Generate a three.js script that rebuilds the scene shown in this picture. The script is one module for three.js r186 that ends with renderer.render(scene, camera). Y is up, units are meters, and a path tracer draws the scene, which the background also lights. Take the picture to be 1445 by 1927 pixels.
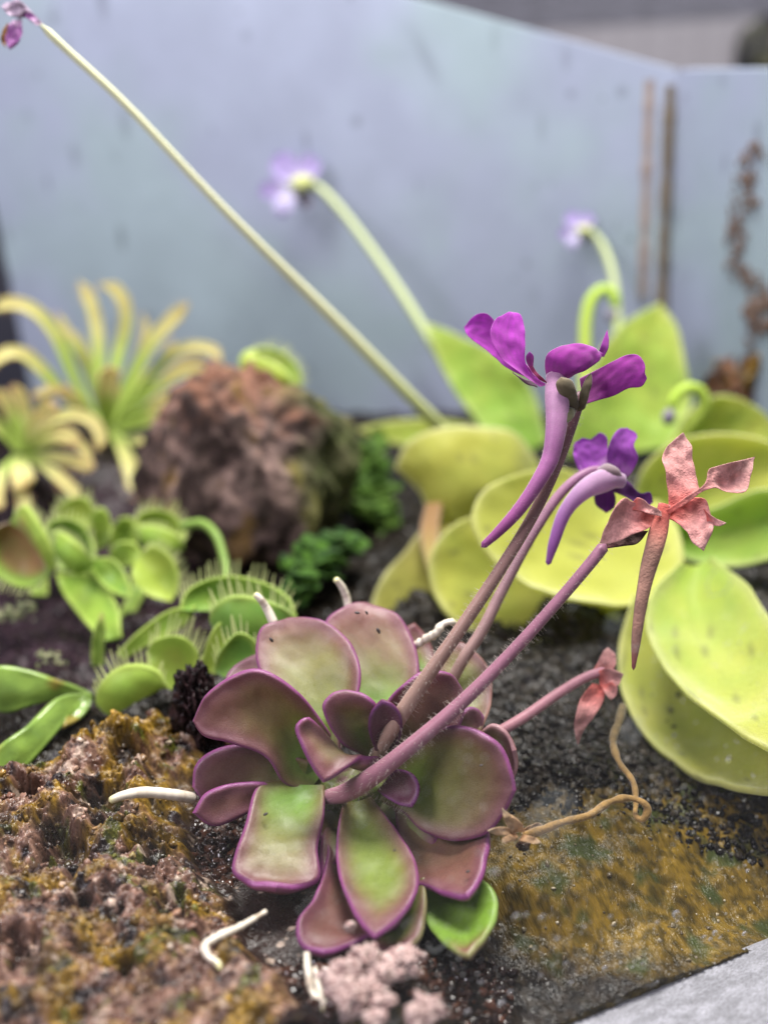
import * as THREE from 'three';
import { mergeGeometries, mergeVertices } from 'three/addons/utils/BufferGeometryUtils.js';
import { createNoise3D } from 'simplex-noise';

// ---------------------------------------------------------------- camera, light, exposure
const scene = new THREE.Scene();
const FW = 1445, FH = 1927, FOV = 50, F = FH / 2 / Math.tan((FOV / 2) * Math.PI / 180);   // the photograph's pixels
const CAM_Y = 0.1287, PITCH = 24, ROLL = -4;
const camera = new THREE.PerspectiveCamera(FOV, 0.749, 0.01, 6);
camera.position.set(0, CAM_Y, 0.16);
camera.rotation.set(-PITCH * Math.PI / 180, 0, ROLL * Math.PI / 180, 'YXZ');
camera.updateMatrixWorld(true);
camera.focus = 0.191;
camera.userData.fStop = 6.5;
const renderer = new THREE.WebGLRenderer();
renderer.toneMapping = THREE.LinearToneMapping;
renderer.toneMappingExposure = 1.02;
renderer.shadowMap.enabled = true;
scene.background = new THREE.Color(0.86, 0.90, 1.0);     // the pale surroundings of the open tank
scene.backgroundIntensity = 0.36;

// ---------------------------------------------------------------- helpers
function rng(seed) { let s = seed >>> 0; return () => { s = (s + 0x6d2b79f5) | 0; let t = Math.imul(s ^ (s >>> 15), 1 | s); t = (t + Math.imul(t ^ (t >>> 7), 61 | t)) ^ t; return ((t ^ (t >>> 14)) >>> 0) / 4294967296; }; }
const V = (x, y, z) => new THREE.Vector3(x, y, z);
const n3 = createNoise3D(rng(7));
const clamp = THREE.MathUtils.clamp, lerp = THREE.MathUtils.lerp;
const sst = (a, b, x) => { const t = clamp((x - a) / (b - a), 0, 1); return t * t * (3 - 2 * t); };
const fbm = (x, y, z, o = 4) => { let s = 0, a = 1, w = 0; for (let i = 0; i < o; i++) { s += a * n3(x, y, z); w += a; a *= 0.5; x *= 2.03; y *= 2.03; z *= 2.03; } return s / w; };
const C = (hex) => { const c = new THREE.Color(hex); return [c.r, c.g, c.b]; };
const mix = (a, b, t) => [lerp(a[0], b[0], t), lerp(a[1], b[1], t), lerp(a[2], b[2], t)];
const mul = (a, k) => [a[0] * k, a[1] * k, a[2] * k];
const M = camera.matrixWorld, EYE = camera.position.clone();
const ray = (px, py) => V((px - FW / 2) / F, -(py - FH / 2) / F, -1).transformDirection(M).multiplyScalar(Math.hypot((px - FW / 2) / F, (py - FH / 2) / F, 1));
const at = (px, py, z) => EYE.clone().addScaledVector(ray(px, py), z);               // a point seen at a pixel, z metres deep
const gz = (px, py, y = 0) => (y - CAM_Y) / ray(px, py).y;                             // how deep level y lies there
const ground = (px, py, y = 0) => at(px, py, gz(px, py, y));
const PXM = (z) => z / F;                                                              // metres per pixel at depth z
const curve2 = (pts) => new THREE.CatmullRomCurve3(pts.map((p) => V(p[0], p[1], p[2] ?? 0)), false, 'centripetal');
const along = (zs, t) => { if (typeof zs === 'number') return zs; if (zs.length === 1) return zs[0]; const k = t * (zs.length - 1), i = Math.min(zs.length - 2, Math.floor(k)), f = k - i, p = (j) => zs[clamp(j, 0, zs.length - 1)]; const a = p(i - 1), b = p(i), c = p(i + 1), d = p(i + 2); return 0.5 * (2 * b + (c - a) * f + (2 * a - 5 * b + 4 * c - d) * f * f + (3 * b - a - 3 * c + d) * f * f * f); };

const counts = new Map();
const numbered = (n) => { const k = counts.get(n) ?? 0; counts.set(n, k + 1); return k ? n + '_' + String(k).padStart(3, '0') : n; };
const BASE = new Map();
function tag(o, label, category, group, kind) { if (label) o.userData.label = label; if (category) o.userData.category = category; if (group) o.userData.group = group; if (kind) o.userData.kind = kind; return o; }
function thing(name, base, label, category, group) { const o = new THREE.Group(); o.name = numbered(name); o.position.copy(base); BASE.set(o, base.clone()); scene.add(o); return tag(o, label, category, group); }
function setShadow(m) { m.castShadow = true; m.receiveShadow = true; return m; }
function part(parent, name, geo, mat) {                       // geometry comes in world places
  const b = BASE.get(parent); if (b) geo.translate(-b.x, -b.y, -b.z);
  const m = setShadow(new THREE.Mesh(geo, mat)); m.name = numbered(name); parent.add(m); if (b) BASE.set(m, b); return m;
}
function sub(parent, name) { const g = new THREE.Group(); g.name = numbered(name); parent.add(g); BASE.set(g, BASE.get(parent)); return g; }
function solo(name, geo, mat, label, category, group, kind) {  // a thing that is one mesh, its origin at its middle
  geo.computeBoundingBox(); const c = geo.boundingBox.getCenter(V(0, 0, 0)); geo.translate(-c.x, -c.y, -c.z);
  const m = setShadow(new THREE.Mesh(geo, mat)); m.position.copy(c); m.name = numbered(name); scene.add(m); return tag(m, label, category, group, kind);
}
function geom(pos, idx, col, uv) {
  const g = new THREE.BufferGeometry();
  g.setAttribute('position', new THREE.Float32BufferAttribute(pos, 3));
  if (col) g.setAttribute('color', new THREE.Float32BufferAttribute(col, 3));
  g.setAttribute('uv', new THREE.Float32BufferAttribute(uv ?? new Array(pos.length / 3 * 2).fill(0), 2));
  g.setIndex(idx); g.computeVertexNormals(); return g;
}

// a sheet with thickness between two edges drawn from base to tip; the middle sinks away from the viewer by `cup` half-widths
function leaf(o) {
  const nv = o.nv ?? 40, nu = o.nu ?? 24, cL = curve2(o.L), cR = curve2(o.R), thick = o.thick ?? 0.0012, cup = o.cup ?? 0.3, seed = o.seed ?? 0;
  const PL = [], PR = [], TT = [];
  for (let j = 0; j <= nv; j++) {
    const t = 1 - Math.pow(1 - j / nv, o.tipPow ?? 1.5), l = cL.getPointAt(t), r = cR.getPointAt(t), z = along(o.z, t);
    PL.push(at(l.x, l.y, z - l.z * 0.001)); PR.push(at(r.x, r.y, z - r.z * 0.001)); TT.push(t);
  }
  const N = [], Wd = [];
  const S = PR[Math.floor(nv / 2)].clone().sub(PL[Math.floor(nv / 2)]).normalize();
  for (let j = 0; j <= nv; j++) {
    const a = Math.max(0, j - 1), b = Math.min(nv, j + 1), mid = (k) => PL[k].clone().add(PR[k]).multiplyScalar(0.5);
    const side = PR[j].clone().sub(PL[j]); Wd.push(side.length() / 2);
    if (side.length() < 1e-4 && N.length) { N.push(N[j - 1].clone()); continue; }
    let n = side.cross(mid(b).sub(mid(a))).normalize();
    if (n.lengthSq() < 0.5) n = N.length ? N[j - 1].clone() : V(0, 1, 0);
    if (N.length) { if (n.dot(N[j - 1]) < 0) n.negate(); n.lerp(N[j - 1], 0.5).normalize(); }
    N.push(n);
  }
  const m = Math.floor(nv / 2), toEye = EYE.clone().sub(PL[m]);
  if (N[m].dot(toEye) < 0) N.forEach((n) => n.negate());
  const segs = [];
  const edge = (P) => { for (let j = o.from ?? 0; j < nv; j++) segs.push([P[j], P[j + 1]]); };
  if (o.edge !== 'R') edge(PL); edge(PR);
  const p = V(0, 0, 0), ab = V(0, 0, 0), ap = V(0, 0, 0);
  const dist = (q) => { let best = 1; for (const [a, b] of segs) { ab.subVectors(b, a); ap.subVectors(q, a); const h = clamp(ap.dot(ab) / Math.max(1e-12, ab.lengthSq()), 0, 1); const d = ap.addScaledVector(ab, -h).lengthSq(); if (d < best) best = d; } return Math.sqrt(best); };
  const pos = [], col = [], uv = [], idx = [], ring = 2 * nu;
  let len = 0; const white = [1, 1, 1];
  for (let j = 0; j <= nv; j++) {
    if (j) len += PL[j].clone().add(PR[j]).distanceTo(PL[j - 1].clone().add(PR[j - 1])) / 2;
    const n = N[j], t = TT[j], top = [];
    for (let i = 0; i <= nu; i++) {
      const u = Math.sin((i / nu - 0.5) * Math.PI), c = along(cup, t);
      p.copy(PL[j]).lerp(PR[j], (u + 1) / 2);
      let w = c * (1 - u * u) + (o.rib ?? 0) * (1 - Math.abs(u));
      p.addScaledVector(n, -w * Wd[j]);
      if (o.wave) p.addScaledVector(n, o.wave * fbm(p.x * (o.wf ?? 180) + seed, p.y * (o.wf ?? 180), p.z * (o.wf ?? 180), 2));
      const flat = V(0, 0, 0).copy(PL[j]).lerp(PR[j], (u + 1) / 2), d = dist(flat);
      top.push({ q: p.clone(), d, u });
    }
    for (let k = 0; k < ring; k++) {
      const isTop = k <= nu, e = isTop ? top[k] : top[ring - k], d = e.d;
      const x = clamp(d / (thick * 0.8), 0, 1), th = thick * Math.sqrt(1 - (1 - x) * (1 - x));
      const bead = (o.bead ?? 0) * Math.exp(-Math.pow((d - (o.beadAt ?? 0.0004)) / (o.beadW ?? 0.00035), 2));
      const off = isTop ? th * 0.5 + bead : -th * 0.5;
      pos.push(e.q.x + n.x * off, e.q.y + n.y * off, e.q.z + n.z * off);
      const cc = o.color ? o.color(t, e.u, d, isTop, e.q, seed) : white; col.push(cc[0], cc[1], cc[2]);
      uv.push(e.u * Wd[j] + seed * 0.37, len + seed * 0.21);
    }
  }
  for (let j = 0; j < nv; j++) for (let k = 0; k < ring; k++) { const a = j * ring + k, b = j * ring + (k + 1) % ring, c = a + ring, d = b + ring; idx.push(a, b, c, b, d, c); }
  let g = geom(pos, idx, col, uv);
  const q = (m * ring + Math.floor(nu / 2)), nn = g.attributes.normal;
  if (nn.getX(q) * N[m].x + nn.getY(q) * N[m].y + nn.getZ(q) * N[m].z < 0) { for (let i = 0; i < idx.length; i += 3) { const s = idx[i]; idx[i] = idx[i + 1]; idx[i + 1] = s; } g = geom(pos, idx, col, uv); }
  return { g, PL, PR, N, TT };
}
// a tapering round stem through points [px, py, z], radii in metres
function tube(pts, radii, o = {}) {
  const cv = new THREE.CatmullRomCurve3(pts.map((q) => at(q[0], q[1], q[2])), false, 'centripetal'), n = o.n ?? 40, m = o.m ?? 12, fr = cv.computeFrenetFrames(n, false), pos = [], col = [], uv = [], idx = [];
  const L = cv.getLength(), rows = [];
  for (let j = 0; j <= n; j++) {
    const t = j / n, c = cv.getPointAt(t); let r = along(radii, t) * (1 + (o.lump ?? 0) * fbm(t * 14 + (o.seed ?? 0), 3, 1, 2));
    if (o.round !== false) { const e = Math.min(t, 1 - t) * L; if (t > 0.5 && e < r) r *= Math.sqrt(1 - Math.pow(1 - e / r, 2)) + 0.02; }
    rows.push({ c, r, N: fr.normals[j], B: fr.binormals[j], T: fr.tangents[j] });
    for (let i = 0; i < m; i++) { const a = i / m * Math.PI * 2, f = o.flat ?? 1, x = Math.cos(a) * r, y = Math.sin(a) * r * f; pos.push(c.x + fr.normals[j].x * x + fr.binormals[j].x * y, c.y + fr.normals[j].y * x + fr.binormals[j].y * y, c.z + fr.normals[j].z * x + fr.binormals[j].z * y); const cc = o.color ? o.color(t, a, c) : [1, 1, 1]; col.push(...cc); uv.push(a * r, t * L); }
  }
  for (let j = 0; j < n; j++) for (let i = 0; i < m; i++) { const a = j * m + i, b = j * m + (i + 1) % m; idx.push(a, b, a + m, b, b + m, a + m); }
  for (const [row, flip] of [[0, 1], [n, 0]]) { const c = pos.length / 3; pos.push(rows[row].c.x, rows[row].c.y, rows[row].c.z); col.push(...col.slice(row * m * 3, row * m * 3 + 3)); uv.push(0, 0); for (let i = 0; i < m; i++) { const a = row * m + i, b = row * m + (i + 1) % m; flip ? idx.push(c, b, a) : idx.push(c, a, b); } }
  let g = geom(pos, idx, col, uv);
  const nn = g.attributes.normal, N0 = rows[Math.floor(n / 2)].N, q = Math.floor(n / 2) * m;
  if (nn.getX(q) * N0.x + nn.getY(q) * N0.y + nn.getZ(q) * N0.z < 0) { for (let i = 0; i < idx.length; i += 3) { const s = idx[i]; idx[i] = idx[i + 1]; idx[i + 1] = s; } g = geom(pos, idx, col, uv); }
  return { g, rows, L };
}
function spike(a, b, r, sides = 4) {          // a thin cone from a to b, with a tiny round head if asked
  const d = b.clone().sub(a), l = d.length(), g = new THREE.CylinderGeometry(r * 0.35, r, l, sides, 1); g.translate(0, l / 2, 0);
  g.applyQuaternion(new THREE.Quaternion().setFromUnitVectors(V(0, 1, 0), d.normalize())); g.translate(a.x, a.y, a.z); return g;
}
function hairs(parent, rows, count, len, r, mat, seed, head = 0, t0 = 0, t1 = 1) {
  const R = rng(seed), out = [];
  for (let k = 0; k < count; k++) {
    const t = t0 + (t1 - t0) * R(), f = t * (rows.length - 1), j = Math.min(rows.length - 2, Math.floor(f)), w = rows[j], c = w.c.clone().lerp(rows[j + 1].c, f - j), a = R() * 6.283;
    const d = w.N.clone().multiplyScalar(Math.cos(a)).addScaledVector(w.B, Math.sin(a)), s = c.clone().addScaledVector(d, w.r * 0.95), l = len * (0.5 + R());
    const e = s.clone().addScaledVector(d, l).addScaledVector(w.T, l * (R() - 0.6) * 0.6);
    out.push(spike(s, e, r, 3));
    if (head) { const h = new THREE.OctahedronGeometry(head * (0.7 + 0.6 * R()), 0); h.translate(e.x, e.y, e.z); h.deleteAttribute('uv'); h.setAttribute('uv', new THREE.Float32BufferAttribute(new Array(h.attributes.position.count * 2).fill(0), 2)); out.push(h); }
  }
  return tag(part(parent, 'gland_hair', mergeGeometries(out.map((g) => g.index ? g.toNonIndexed() : g)), mat), null, null, null, 'stuff');
}
// ---------------------------------------------------------------- textures
function tileNoise(size, cells, oct, seed) {      // periodic value noise, 0..1
  const out = new Float32Array(size * size); let amp = 1, tot = 0;
  for (let o = 0; o < oct; o++, amp *= 0.55, cells *= 2) {
    const R = rng(seed + o * 31), g = new Float32Array(cells * cells).map(() => R()); tot += amp;
    for (let y = 0; y < size; y++) { const fy = y / size * cells, y0 = Math.floor(fy), ty = fy - y0, sy = ty * ty * (3 - 2 * ty), r0 = (y0 % cells) * cells, r1 = ((y0 + 1) % cells) * cells;
      for (let x = 0; x < size; x++) { const fx = x / size * cells, x0 = Math.floor(fx), tx = fx - x0, sx = tx * tx * (3 - 2 * tx), a = x0 % cells, b = (x0 + 1) % cells;
        out[y * size + x] += amp * lerp(lerp(g[r0 + a], g[r0 + b], sx), lerp(g[r1 + a], g[r1 + b], sx), sy); } }
  }
  return out.map((v) => v / tot);
}
function tex(size, fn, srgb = false, rep = 1) {
  const d = new Uint8Array(size * size * 4);
  for (let i = 0; i < size * size; i++) { const c = fn(i, i % size, Math.floor(i / size)); d[i * 4] = clamp(c[0], 0, 1) * 255; d[i * 4 + 1] = clamp(c[1], 0, 1) * 255; d[i * 4 + 2] = clamp(c[2], 0, 1) * 255; d[i * 4 + 3] = 255; }
  const t = new THREE.DataTexture(d, size, size); t.wrapS = t.wrapT = THREE.RepeatWrapping; t.magFilter = THREE.LinearFilter; t.minFilter = THREE.LinearFilter; if (srgb) t.colorSpace = THREE.SRGBColorSpace; t.repeat.set(rep, rep); t.needsUpdate = true; return t;
}
const nA = tileNoise(512, 64, 3, 11), nB = tileNoise(512, 8, 5, 12), nC = tileNoise(512, 128, 2, 13);
const tSpeck = tex(512, (i) => { const v = 0.72 + 0.4 * nA[i] * (0.6 + 0.6 * nB[i]) - (nC[i] > 0.78 ? 0.14 : 0); return [v, v, v]; }, false, 160);
const tFine = tex(512, (i) => { const v = 0.5 * nC[i] + 0.5 * nA[i]; return [v, v, v]; }, false, 130);
const tGrit = tex(512, (i) => { const v = 0.45 + 0.75 * nB[i] * (0.5 + nA[i]); return [v, v, v]; }, false, 40);
const tGritB = tex(512, (i) => { const v = 0.6 * nB[i] + 0.4 * nA[i]; return [v, v, v]; }, false, 60);
const tWet = tex(512, (i) => { const v = 0.15 + 1.1 * Math.max(0, nB[i] - 0.3) + 0.3 * nA[i]; return [v, v, v]; }, false, 50);
const matV = (o) => new THREE.MeshPhysicalMaterial({ vertexColors: true, roughness: 0.6, ...o });
const mPurple = matV({ roughness: 0.66, roughnessMap: tFine, specularIntensity: 0.75, clearcoat: 0.12, clearcoatRoughness: 0.28, map: tSpeck, bumpMap: tFine, bumpScale: 0.00009 });
const mYellow = matV({ roughness: 0.95, transmission: 0.6, clearcoat: 0.35, clearcoatRoughness: 0.45, map: tSpeck, bumpMap: tGritB, bumpScale: 0.0002 });
const mGreen = matV({ roughness: 0.95, transmission: 0.38, clearcoat: 0.5, clearcoatRoughness: 0.35, map: tSpeck });
const mGloss = matV({ roughness: 0.95, transmission: 0.2, clearcoat: 1, clearcoatRoughness: 0.18, bumpMap: tGritB, bumpScale: 0.0002 });
const mMoss = matV({ roughness: 0.95, transmission: 0.3, specularIntensity: 0.3 });
const mPetal = matV({ roughness: 0.95, transmission: 0.5, sheen: 0.3, sheenColor: new THREE.Color(0.8, 0.4, 1), sheenRoughness: 0.5, map: tSpeck });
const mDry = matV({ roughness: 0.9, transmission: 0.25, map: tGrit, bumpMap: tGritB, bumpScale: 0.0003 });
const mStem = matV({ roughness: 0.95, transmission: 0.12, clearcoat: 0.35, clearcoatRoughness: 0.35, map: tSpeck });
const mHair = new THREE.MeshPhysicalMaterial({ color: new THREE.Color(0.6, 0.52, 0.46), roughness: 0.5, transmission: 0 });
const mRoot = matV({ roughness: 0.5, clearcoat: 0.3 });
const mTooth = new THREE.MeshPhysicalMaterial({ color: new THREE.Color(0.66, 0.72, 0.30), roughness: 0.6 });
const mRock = matV({ roughness: 0.6, specularIntensity: 0.8, roughnessMap: tWet, map: tGrit, bumpMap: tGritB, bumpScale: 0.0004 });
const mSoil = matV({ specularIntensity: 0.4, roughness: 0.5, roughnessMap: tWet, map: tGrit, bumpMap: tGritB, bumpScale: 0.0005 });

// ---------------------------------------------------------------- lamps: a white panel over the tank, a lavender one to its left
const mGlow = (r, g, b, k) => new THREE.MeshStandardMaterial({ color: 0x222222, emissive: new THREE.Color(r, g, b), emissiveIntensity: k });
function lampPanel(x, y, z, w, h, tx, ty, tz, col, power, label) {
  const g = thing('lamp_panel', V(x, y, z), label, 'lamp');
  const look = new THREE.Object3D(); look.position.set(x, y, z); look.lookAt(tx, ty, tz); g.quaternion.copy(look.quaternion);   // +z faces the target
  const hou = setShadow(new THREE.Mesh(new THREE.BoxGeometry(w + 0.02, h + 0.02, 0.012), new THREE.MeshStandardMaterial({ color: 0x999999, roughness: 0.5 }))); hou.name = 'housing'; hou.position.z = -0.008; g.add(hou);
  const glow = new THREE.Mesh(new THREE.BoxGeometry(w, h, 0.002), mGlow(col[0], col[1], col[2], 0.6)); glow.name = 'diffuser'; g.add(glow);
  const l = new THREE.RectAreaLight(new THREE.Color(...col), power, w, h); l.name = 'lamp_light'; l.position.z = 0.004; l.rotation.y = Math.PI; g.add(l);
  return g;
}
lampPanel(0.06, 0.44, -0.14, 0.24, 0.16, 0.02, 0, -0.05, [1, 0.97, 0.92], 44, 'white lamp panel hanging over the open tank');
lampPanel(-0.26, 0.34, 0.13, 0.15, 0.15, 0.0, 0.0, -0.05, [0.95, 0.88, 1.0], 19, 'lavender lamp panel hanging left of the tank');

// ---------------------------------------------------------------- the glass front, the ledge, the walls
const G1 = ground(1445, 1643), G2 = ground(700, 1926), PE = G1.clone().sub(G2).normalize(), PN = V(-PE.z, 0, PE.x);
if (PN.dot(EYE.clone().sub(G1)) < 0) PN.negate();
const sdPane = (p) => p.clone().sub(G1).dot(PN);                                       // > 0 outside the tank
const onPane = (px, py, off = 0) => { const d = ray(px, py), k = (off - EYE.clone().sub(G1).dot(PN)) / d.dot(PN); return EYE.clone().addScaledVector(d, k); };
const RIM = 0.0525, LEDGE = onPane(1262, 1861).y;
const boxAlong = (a, e, n, l0, l1, y0, y1, t0, t1, seg = [1, 1, 1]) => { const g = new THREE.BoxGeometry(l1 - l0, y1 - y0, t1 - t0, ...seg); const m = new THREE.Matrix4().makeBasis(e, V(0, 1, 0), e.clone().cross(V(0, 1, 0))); const s = e.clone().cross(V(0, 1, 0)).dot(n) > 0 ? 1 : -1; g.translate((l0 + l1) / 2, (y0 + y1) / 2, s * (t0 + t1) / 2); g.applyMatrix4(m); g.translate(a.x, 0, a.z); return g; };
const tGlassR = tex(512, (i) => { const v = 0.42 + 0.9 * Math.max(0, nB[i] - 0.42); return [v, v, v]; }, false, 1);
const mGlass = new THREE.MeshPhysicalMaterial({ color: 0xffffff, roughness: 0.095, roughnessMap: tGlassR, transmission: 1, thickness: 0, ior: 1.5, specularIntensity: 0.15 });
const pane = thing('glass_pane', G1, 'low clear front glass pane before the purple rosette, dusted with specks', 'glass pane');
part(pane, 'pane', boxAlong(G1, PE, PN, -0.24, 0.2, LEDGE + 0.0005, RIM, 0.0004, 0.0026), mGlass);
{ // dust, dried droplets and scratches on the inner face
  const R = rng(5), out = [], drops = [];
  const put = (px, py, r, list, flat = 0.35) => { const c = onPane(px, py, -0.0001), g = new THREE.IcosahedronGeometry(r, list === drops ? 2 : 0); g.scale(1, 1, flat); g.lookAt(PN); g.translate(c.x, c.y, c.z); list.push(g); };
  for (let k = 0; k < 900; k++) { const px = 560 + 900 * R(), top = 1110 - (px - 1445) * 0.42, py = top + (1850 - top) * Math.pow(R(), 0.8); if (py < 1840) put(px, py, 0.00006 + 0.00016 * Math.pow(R(), 4), out); }
  for (let k = 0; k < 40; k++) { const px = 1050 + 400 * R(), py = 1120 + 420 * R(), c = onPane(px, py, -0.0001), a = R() * 6.28, l = 0.0006 + 0.0012 * R(), d = PE.clone().multiplyScalar(Math.cos(a)).addScaledVector(V(0, 1, 0), Math.sin(a)); out.push(spike(c, c.clone().addScaledVector(d, l), 0.00004, 3)); }
  const mDust = new THREE.MeshStandardMaterial({ color: new THREE.Color(0.62, 0.62, 0.58), roughness: 0.9 });
  tag(part(pane, 'dust_specks', mergeGeometries(out.map((g) => g.index ? g.toNonIndexed() : g)), mDust), null, null, null, 'stuff');
  for (const [x, y, r] of [[932, 1642, .5], [972, 1725, .45], [990, 1722, .3], [1020, 1727, .4], [1048, 1768, .35], [1272, 1720, .5], [1345, 1756, .4], [1336, 1768, .3], [1400, 1757, .35], [1138, 1823, .4], [944, 1890, .5], [960, 1868, .35], [880, 1905, .4], [1100, 1745, .3], [1190, 1690, .25], [1370, 1430, .3], [1075, 1850, .3], [905, 1850, .3]]) put(x, y, r * 0.0013, drops, 0.6);
  for (let k = 0; k < 26; k++) put(880 + 540 * R(), 1560 + 300 * R(), 0.00014 + 0.00026 * R(), drops, 0.6);
  const mDrop = new THREE.MeshPhysicalMaterial({ color: 0xffffff, roughness: 0.04, transmission: 1, thickness: 0.001, ior: 1.33 });
  drops.forEach((g) => part(pane, 'water_drop', g, mDrop));
  const mFilm = matV({ color: new THREE.Color(0.7, 0.74, 0.7), roughness: 0.9, transparent: true, opacity: 0.16 });   // dried mineral rings
  const ring = (px, py, r, w, seed, arc = 6.28, a0 = 0) => { const c = onPane(px, py, -0.0002), pos = [], idx = [], n = 40; for (let i = 0; i <= n; i++) { const a = a0 + arc * i / n, rr = r * (1 + 0.18 * fbm(Math.cos(a) + seed, Math.sin(a), 3, 2)), ww = w * (0.6 + 0.6 * Math.abs(fbm(a * 2, seed, 5, 2))); for (const q of [rr - ww, rr + ww]) { const p = c.clone().addScaledVector(PE, Math.cos(a) * q).addScaledVector(V(0, 1, 0), Math.sin(a) * q * 1.1); pos.push(p.x, p.y, p.z); } if (i < n) idx.push(i * 2, i * 2 + 1, i * 2 + 2, i * 2 + 1, i * 2 + 3, i * 2 + 2); } return geom(pos, idx, new Array(pos.length).fill(1)); };
  const mRing = matV({ color: new THREE.Color(0.75, 0.78, 0.72), roughness: 0.9, transparent: true, opacity: 0.4 });
  part(pane, 'dried_mark', ring(1352, 1095, 0.0019, 0.00018, 2, 4.4, 1.9), mRing);
  part(pane, 'dried_mark', ring(1155, 1173, 0.0009, 0.0009, 4), mFilm); part(pane, 'dried_mark', ring(1190, 1375, 0.0011, 0.0011, 6), mFilm); part(pane, 'dried_mark', ring(1040, 1530, 0.0022, 0.0022, 8), mFilm);
  part(pane, 'dried_mark', ring(822, 1770, 0.0016, 0.0003, 9, 2.6, 3.6), mRing);
}
const tGranite = tex(512, (i) => { const v = 0.5 + 0.25 * (nA[i] - 0.5) + 0.25 * (nB[i] - 0.5) - (nC[i] > 0.72 ? 0.1 : 0); return [v * 0.98, v * 0.98, v * 1.03]; }, true, 24);
const ledge = solo('window_ledge', boxAlong(G1, PE, PN, -0.3, 0.3, LEDGE - 0.03, LEDGE, -0.002, 0.2), new THREE.MeshStandardMaterial({ map: tGranite, roughness: 0.65 }), 'pale grey speckled ledge below the front glass at the lower right corner', 'ledge', null, 'structure');

const W0 = ground(0, 760), W1 = ground(1275, 775), WE = W1.clone().sub(W0).normalize(), WN = V(-WE.z, 0, WE.x); if (WN.dot(EYE.clone().sub(W0)) < 0) WN.negate();
const onWall = (px, py, off = 0) => { const d = ray(px, py), k = (off - EYE.clone().sub(W0).dot(WN)) / d.dot(WN); return EYE.clone().addScaledVector(d, k); };
const along0 = (p) => p.clone().sub(W0).dot(WE);
const wl = along0(onWall(25, 560)), wr = along0(onWall(1266, 300)), wt0 = onWall(700, -25), wt1 = onWall(1266, 130);
const tWall = tex(1024, (() => {
  const a = tileNoise(1024, 4, 4, 21), b = tileNoise(1024, 16, 4, 22), R = rng(23), spots = [];
  for (let k = 0; k < 130; k++) spots.push([R() * 1024, R() * 1024, 3 + 9 * R(), 1 + (R() < 0.3 ? 3 * R() : 0), 0.08 + 0.2 * R()]); for (let k = 0; k < 9; k++) spots.push([R() * 1024, R() * 1024, 14 + 12 * R(), 3 + 2 * R(), 0.14 + 0.1 * R()]);
  const dark = new Float32Array(1024 * 1024);
  for (const [x, y, r, s, k] of spots) for (let j = -r * s * 2 | 0; j < r * s * 2; j++) for (let i = -r * 2 | 0; i < r * 2; i++) { const q = Math.hypot((i + (r > 12 ? j * 0.45 : 0)) / r, j / r / s), v = k * sst(1, r > 12 ? 0 : 0.2, q); const id = (((y + j) & 1023) << 10) + ((x + i) & 1023); dark[id] = Math.max(dark[id], v); }
  return (i) => { const w = sst(0.35, 0.7, a[i]), c = mix([0.665, 0.70, 0.79], [0.655, 0.725, 0.76], w), k = (0.95 + 0.1 * (b[i] - 0.5)) * (1 - dark[i] * 0.7); return mul(c, k); };
})(), true, 4.2);
const mWall = new THREE.MeshPhysicalMaterial({ map: tWall, roughness: 0.42, clearcoat: 0.3, clearcoatRoughness: 0.2 });
function slab(P, n, thick) {  // a flat slab on a list of world points, thick away from n
  const pos = [], idx = [], uv = [], k = P.length, o = P[0], e = P[1].clone().sub(P[0]).normalize(), f = n.clone().cross(e).normalize();
  for (const s of [0, -thick]) for (const p of P) { pos.push(p.x + n.x * s, p.y + n.y * s, p.z + n.z * s); const q = p.clone().sub(o); uv.push(q.dot(e), q.dot(f)); }
  for (let i = 1; i < k - 1; i++) idx.push(0, i, i + 1, k, k + i + 1, k + i);
  for (let i = 0; i < k; i++) { const j = (i + 1) % k; idx.push(i, i + k, j, j, i + k, j + k); }
  const g = geom(pos, idx, null, uv), h = g.toNonIndexed(); h.computeVertexNormals(); return h;
}
const wp = (l, y) => W0.clone().addScaledVector(WE, l).setY(y), slope = (wt1.y - wt0.y) / (along0(wt1) - along0(wt0)), top = (l) => wt0.y + slope * (l - along0(wt0));
const backWall = thing('back_wall', wp(0, 0), 'blue grey frosted back wall of the tank, spotted with dried drips', 'wall');
part(backWall, 'panel', slab([wp(wl, -0.03), wp(wr, -0.03), wp(wr, top(wr)), wp(wl, top(wl))], WN, 0.006), mWall);
const mGasket = new THREE.MeshStandardMaterial({ color: new THREE.Color(0.035, 0.035, 0.05), roughness: 0.5 });
solo('tank_corner', slab([wp(wl - 0.06, -0.03), wp(wl - 0.0003, -0.03), wp(wl - 0.0003, top(wl)), wp(wl - 0.06, top(wl))], WN, 0.012), mGasket, 'dark frame strip at the left end of the back wall', 'frame');
const seamGeo = (l, w, y0, y1, off, seed) => { const pos = [], idx = [], col = [], n = 40; for (let i = 0; i <= n; i++) { const y = lerp(y0, y1, i / n), ww = w * (1 + 0.5 * fbm(i * 0.35, seed, 2, 3)), k = 0.5 + 0.5 * fbm(i * 0.2, seed + 4, 7, 3), c = mix(C('#62564a'), C('#8c7f6c'), clamp(0.5 + k * 0.6 - 0.2, 0, 1)); for (const [s, o] of [[-1, 0.0003], [-0.4, off], [0.4, off], [1, 0.0003]]) { const p = wp(l + s * ww, y).addScaledVector(WN, o); pos.push(p.x, p.y, p.z); col.push(...c); } if (i < n) for (let k2 = 0; k2 < 3; k2++) { const a = i * 4 + k2; idx.push(a, a + 1, a + 4, a + 1, a + 5, a + 4); } } return geom(pos, idx, col); };
const mSeam = matV({ roughness: 0.7, map: tGrit });
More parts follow.
